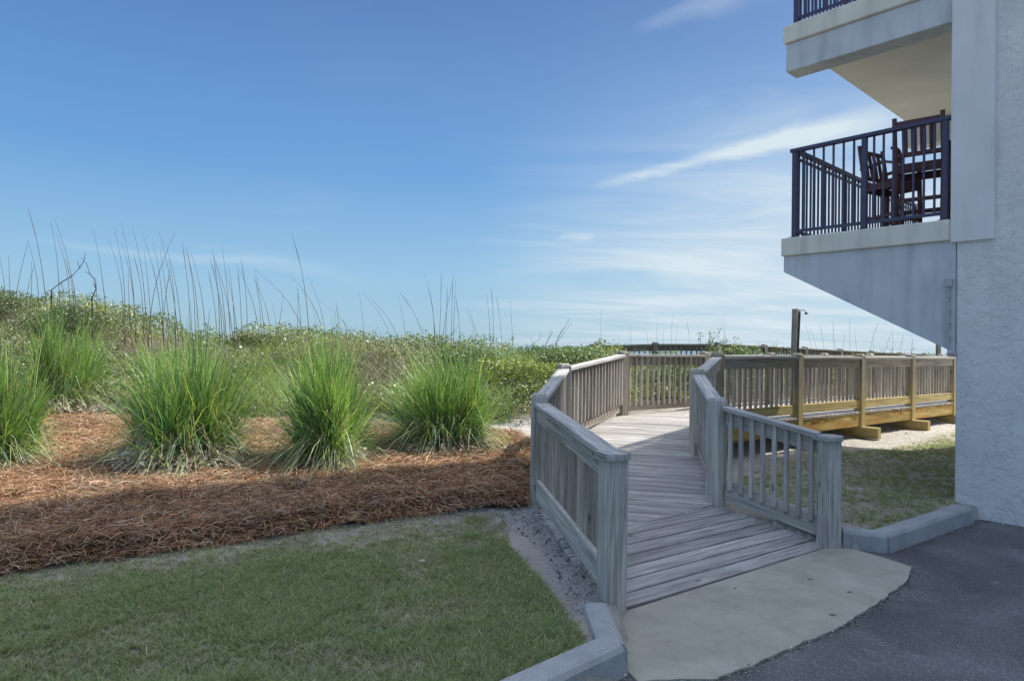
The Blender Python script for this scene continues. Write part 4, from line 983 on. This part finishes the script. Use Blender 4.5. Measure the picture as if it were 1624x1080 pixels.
for b, t in [((350, 516), (336, 405)), ((356, 516), (338, 410)), ((362, 516), (344, 400)), ((366, 518), (352, 388)), ((372, 518), (348, 410)), ((378, 518), (362, 430)), ((386, 520), (373, 425)), ((394, 520), (372, 408)), ((372, 518), (360, 420)), ((415, 525), (380, 420)), ((422, 525), (410, 430)), ((438, 527), (440, 465)), ((432, 528), (400, 440)), ((358, 516), (352, 450)), ((492, 530), (388, 422)), ((480, 530), (476, 455)), ((520, 533), (468, 440))]:
    stalk(b, t, 13.6, 'dry stalk on the crest left of the lone tallest', g3)
stalk((493, 532), (457, 370), 13.6, 'single tallest dry stalk standing alone left of the middle of the skyline', None, 1.15)
g4 = 'scattered dry stalks along the middle crest'
for b, t in [((415, 527), (402, 440)), ((440, 525), (437, 480)), ((520, 533), (487, 440)), ((578, 540), (510, 475)), ((552, 537), (548, 505)), ((578, 540), (562, 460)), ((628, 545), (575, 465)), ((640, 545), (590, 475)), ((646, 545), (626, 465)), ((680, 545), (630, 460)), ((540, 535), (536, 480)), ((470, 530), (475, 460)), ((765, 548), (738, 485)), ((758, 548), (745, 500)), ((815, 548), (808, 470)), ((798, 548), (786, 470))]:
    stalk(b, t, 13.7, 'thin stalk scattered along the middle crest', g4, .8)
g5 = 'dry stalks bunched behind the shrub left of the boardwalk'
for b, t in [((692, 540), (673, 435)), ((696, 540), (696, 430)), ((690, 540), (680, 460)), ((700, 540), (722, 440)), ((716, 540), (714, 440)), ((720, 540), (721, 445)), ((732, 545), (722, 470)), ((778, 548), (771, 468)), ((782, 548), (778, 455)), ((706, 540), (708, 455))]:
    stalk(b, t, 13.9, 'stalk bunched above the clump nearest the boardwalk', g5)
g6 = 'faint dry stalks beyond the far railing'
for b, t in [((951, 560), (951, 484)), ((982, 560), (984, 528)), ((997, 560), (997, 512)), ((1001, 560), (1001, 524)), ((1032, 560), (1024, 520)), ((1040, 560), (1042, 505)), ((1052, 560), (1050, 514)), ((1064, 560), (1064, 500)), ((1070, 560), (1070, 520)), ((1096, 560), (1088, 510)), ((1110, 560), (1108, 516)), ((1128, 560), (1143, 505)), ((1150, 560), (1145, 515)), ((1290, 570), (1275, 515)), ((1300, 570), (1290, 520)), ((1312, 570), (1300, 512)), ((1322, 570), (1318, 510)), ((1335, 570), (1340, 522)), ((1350, 572), (1345, 505)), ((1362, 572), (1352, 518)), ((1374, 572), (1388, 512)), ((1385, 572), (1380, 530)), ((1400, 572), (1410, 525)), ((1415, 572), (1412, 520)), ((1425, 574), (1440, 530)), ((1330, 570), (1322, 530)), ((1445, 574), (1448, 534))]:
    stalk(b, t, 21.0, 'faint stalk beyond the far railing', g6, .75)

for grp_, lst in _cl.items():
    for k, (_, _, o) in enumerate(sorted(lst, key=lambda q: q[:2])):
        o['label'] = (ORD[k] if k == 0 else ORD[k] + ' from the left,') + ' ' + ('by its tip, ' if k == 0 else 'counting tips, ') + o['label']
def twig(pts_px, y, label, subs=(), r0=.014):
    pts = [Vector(unproj(*p, y)) for p in pts_px]; n = len(pts); g0 = float(ground(pts[0].x, y))
    if pts[0].z > g0: pts.insert(0, Vector((pts[0].x + .02, y, g0 - .02))); n += 1
    V, F = tube_mesh(pts, [r0 * (1 - .75 * k / (n - 1)) for k in range(n)], 5)
    for s in subs:
        p2 = [Vector(unproj(*p, y)) for p in s]; v, f = tube_mesh(p2, [r0 * .5 * (1 - .6 * k / (len(p2) - 1)) for k in range(len(p2))], 4)
        F += [tuple(i + len(V) for i in ff) for ff in f]; V += v
    o = link('bare_twig', mesh('bare_twig', V, F, True), M['bark']); tag(o, label, 'twig', 'bare crooked twigs on the skyline')
twig([(80, 460), (95, 448), (112, 438), (124, 425), (131, 413), (133, 400)], 13.0, 'dark crooked bare branch curving up to the right on the left shoulder', [[(95, 448), (100, 462)], [(124, 425), (120, 412)]])
twig([(145, 472), (151, 458), (148, 442), (141, 435), (136, 420), (126, 408)], 13.0, 'bare hooked twig just right of the dark crooked branch', [[(151, 458), (145, 448)], [(141, 435), (132, 430)]])
twig([(838, 552), (846, 545), (855, 538), (858, 528)], 13.6, 'small bare twig on the skyline over the yellow green shrub', [[(846, 545), (840, 533)]], .009)
twig([(866, 545), (872, 533), (876, 527), (873, 522), (870, 528)], 13.6, 'small hooked twig above the shrub left of the boardwalk', [], .009)
twig([(882, 543), (888, 530), (896, 518), (903, 505)], 13.6, 'leaning bare twig left of the far railing', [[(884, 543), (898, 522), (907, 510)], [(888, 530), (892, 520)]], .010)
twig([(700, 540), (716, 530), (728, 516)], 13.6, 'bare branch among the bunched stalks above the grass clump nearest the boardwalk', [[(700, 540), (690, 525)]], .009)
twig([(984, 560), (988, 550), (994, 541)], 16.6, 'short bare twig crossing the far railing', [], .012)

# --- loose grit: chips of stone on the grey strip, along the apron edge and at the kerb feet
def grit(pts, sz, cols, wts, label):
    n = len(pts); V = pts[:, None, :] + rng.normal(0, 1, (n, 4, 3)) * sz[:, None, None] * .5; V[:, :, 2] = pts[:, None, 2] + np.abs(rng.normal(0, .5, (n, 4))) * sz[:, None]
    T = np.array([[0, 1, 2], [0, 1, 3], [1, 2, 3], [0, 2, 3]]); F = (np.arange(n) * 4)[:, None, None] + T[None]
    me = np_mesh('grit', V.reshape(-1, 3), F.reshape(-1, 3), np.repeat(pal(n, cols, wts, .15), 4, 0), M['straw']); tag(link('grit', me), label, 'grit', kind='stuff')
x = rng.uniform(-1.8, .8, 60000); y = rng.uniform(3.9, 6.3, 60000); mk_ = inpoly(x, y, GRAV); x, y = x[mk_][:9000], y[mk_][:9000]
grit(np.c_[x, y, ground(x, y)], rng.exponential(.0035, len(x)) + .002, [(.55, .53, .50), (.30, .29, .28), (.12, .11, .10), (.40, .36, .30)], [2, 2, 2, 1.5], 'loose grey grit on the strip left of the ramp')
q = []
for (a, b), sp_, m_ in (((outer[0], outer[-1]), 0, 0),):
    for _ in range(2600):
        k = rng.integers(0, len(outer) - 1); t = rng.random(); d = rng.normal(0, .022); q.append((outer[k][0] * (1 - t) + outer[k + 1][0] * t + d, outer[k][1] * (1 - t) + outer[k + 1][1] * t - abs(d) * .6, .002))
for a, b in (((.62, 3.44), (-3.2, -.02)), ((3.18, 5.54), (4.62, 6.58)), ((.62, 3.46), (.66, 4.1)), ((4.7, 6.7), (6.2, 5.1))):
    for _ in range(500): t = rng.random(); q.append((a[0] * (1 - t) + b[0] * t + abs(rng.normal(0, .02)), a[1] * (1 - t) + b[1] * t - abs(rng.normal(0, .02)), .003))
q = np.array(q); grit(q, rng.exponential(.003, len(q)) + .0018, [(.62, .60, .55), (.35, .33, .30), (.14, .12, .10), (.30, .22, .13)], [2.5, 2, 1.5, 1.2], 'grit and crumbs along the apron edge and kerb feet')
x = rng.uniform(2, 8, 5000); y = rng.uniform(8.6, 13, 5000); q = np.c_[x, y, ground(x, y)]
grit(q, rng.exponential(.005, len(q)) + .003, [(.62, .58, .52), (.35, .31, .26), (.18, .14, .10)], [2, 2, 1.5], 'shell bits and crumbs on the sand by the long railing')

# --- small litter
def chip(p, l, w_, ang, col, label, cat='debris', up=.006):
    x, y = p; zz = up; v = []; n = 7
    for k in range(n):
        t = k / (n - 1); ww = w_ * math.sin(math.pi * (.12 + .8 * t)); a = ang + .4 * (t - .5)
        c = Vector((x + math.cos(ang) * l * (t - .5), y + math.sin(ang) * l * (t - .5), zz + .004 * math.sin(3 * t)))
        nn = Vector((-math.sin(a), math.cos(a), 0)); v += [c - nn * ww / 2, c + Vector((0, 0, .003)), c + nn * ww / 2]
    f = []
    for k in range(n - 1): f += [(3 * k, 3 * k + 3, 3 * k + 4, 3 * k + 1), (3 * k + 1, 3 * k + 4, 3 * k + 5, 3 * k + 2)]
    o = link('fallen_leaf', mesh('fallen_leaf', v, f), col); return tag(o, label, cat, 'small litter on the ground')
M['ltr'] = simple_noise_mat('dead_leaf_brown', (.05, .04, .03), (.09, .07, .05), 60, .9)
M['pale'] = simple_noise_mat('pale_dry_leaf', (.45, .42, .36), (.6, .57, .5), 60, .9)
chip((1.58, 4.64), .026, .010, .4, M['ltr'], 'tiny dark leaf on the apron close to the ramp edge', up=.016)
chip((2.20, 4.85), .034, .010, -.3, M['ltr'], 'dark leaf on the middle right of the concrete apron', up=.016)
chip((2.36, 4.60), .036, .011, .1, M['ltr'], 'dark leaf lying lower right on the apron near its ragged edge', up=.016)
chip((2.05, 4.20), .042, .012, -.2, M['ltr'], 'dark leaf near the asphalt edge of the apron', up=.016)
chip((.15, 4.55), .03, .02, .9, M['pale'], 'pale leaf scrap on the grey strip left of the ramp', up=float(ground(.15, 4.55)) + .02)
chip((-.62, 4.75), .05, .03, .2, M['pale'], 'pale dry leaf in the middle of the front lawn', up=float(ground(-.62, 4.75)) + .035)
o = bar('white_stick', (-4.22, 7.05, float(ground(-4.22, 7.05)) + .12), (-4.13, 7.12, float(ground(-4.13, 7.12)) + .20), .014, .014, M['pale'], None)
tag(o, 'short white stick lying on the pine straw left of the widest grass clump', 'stick')
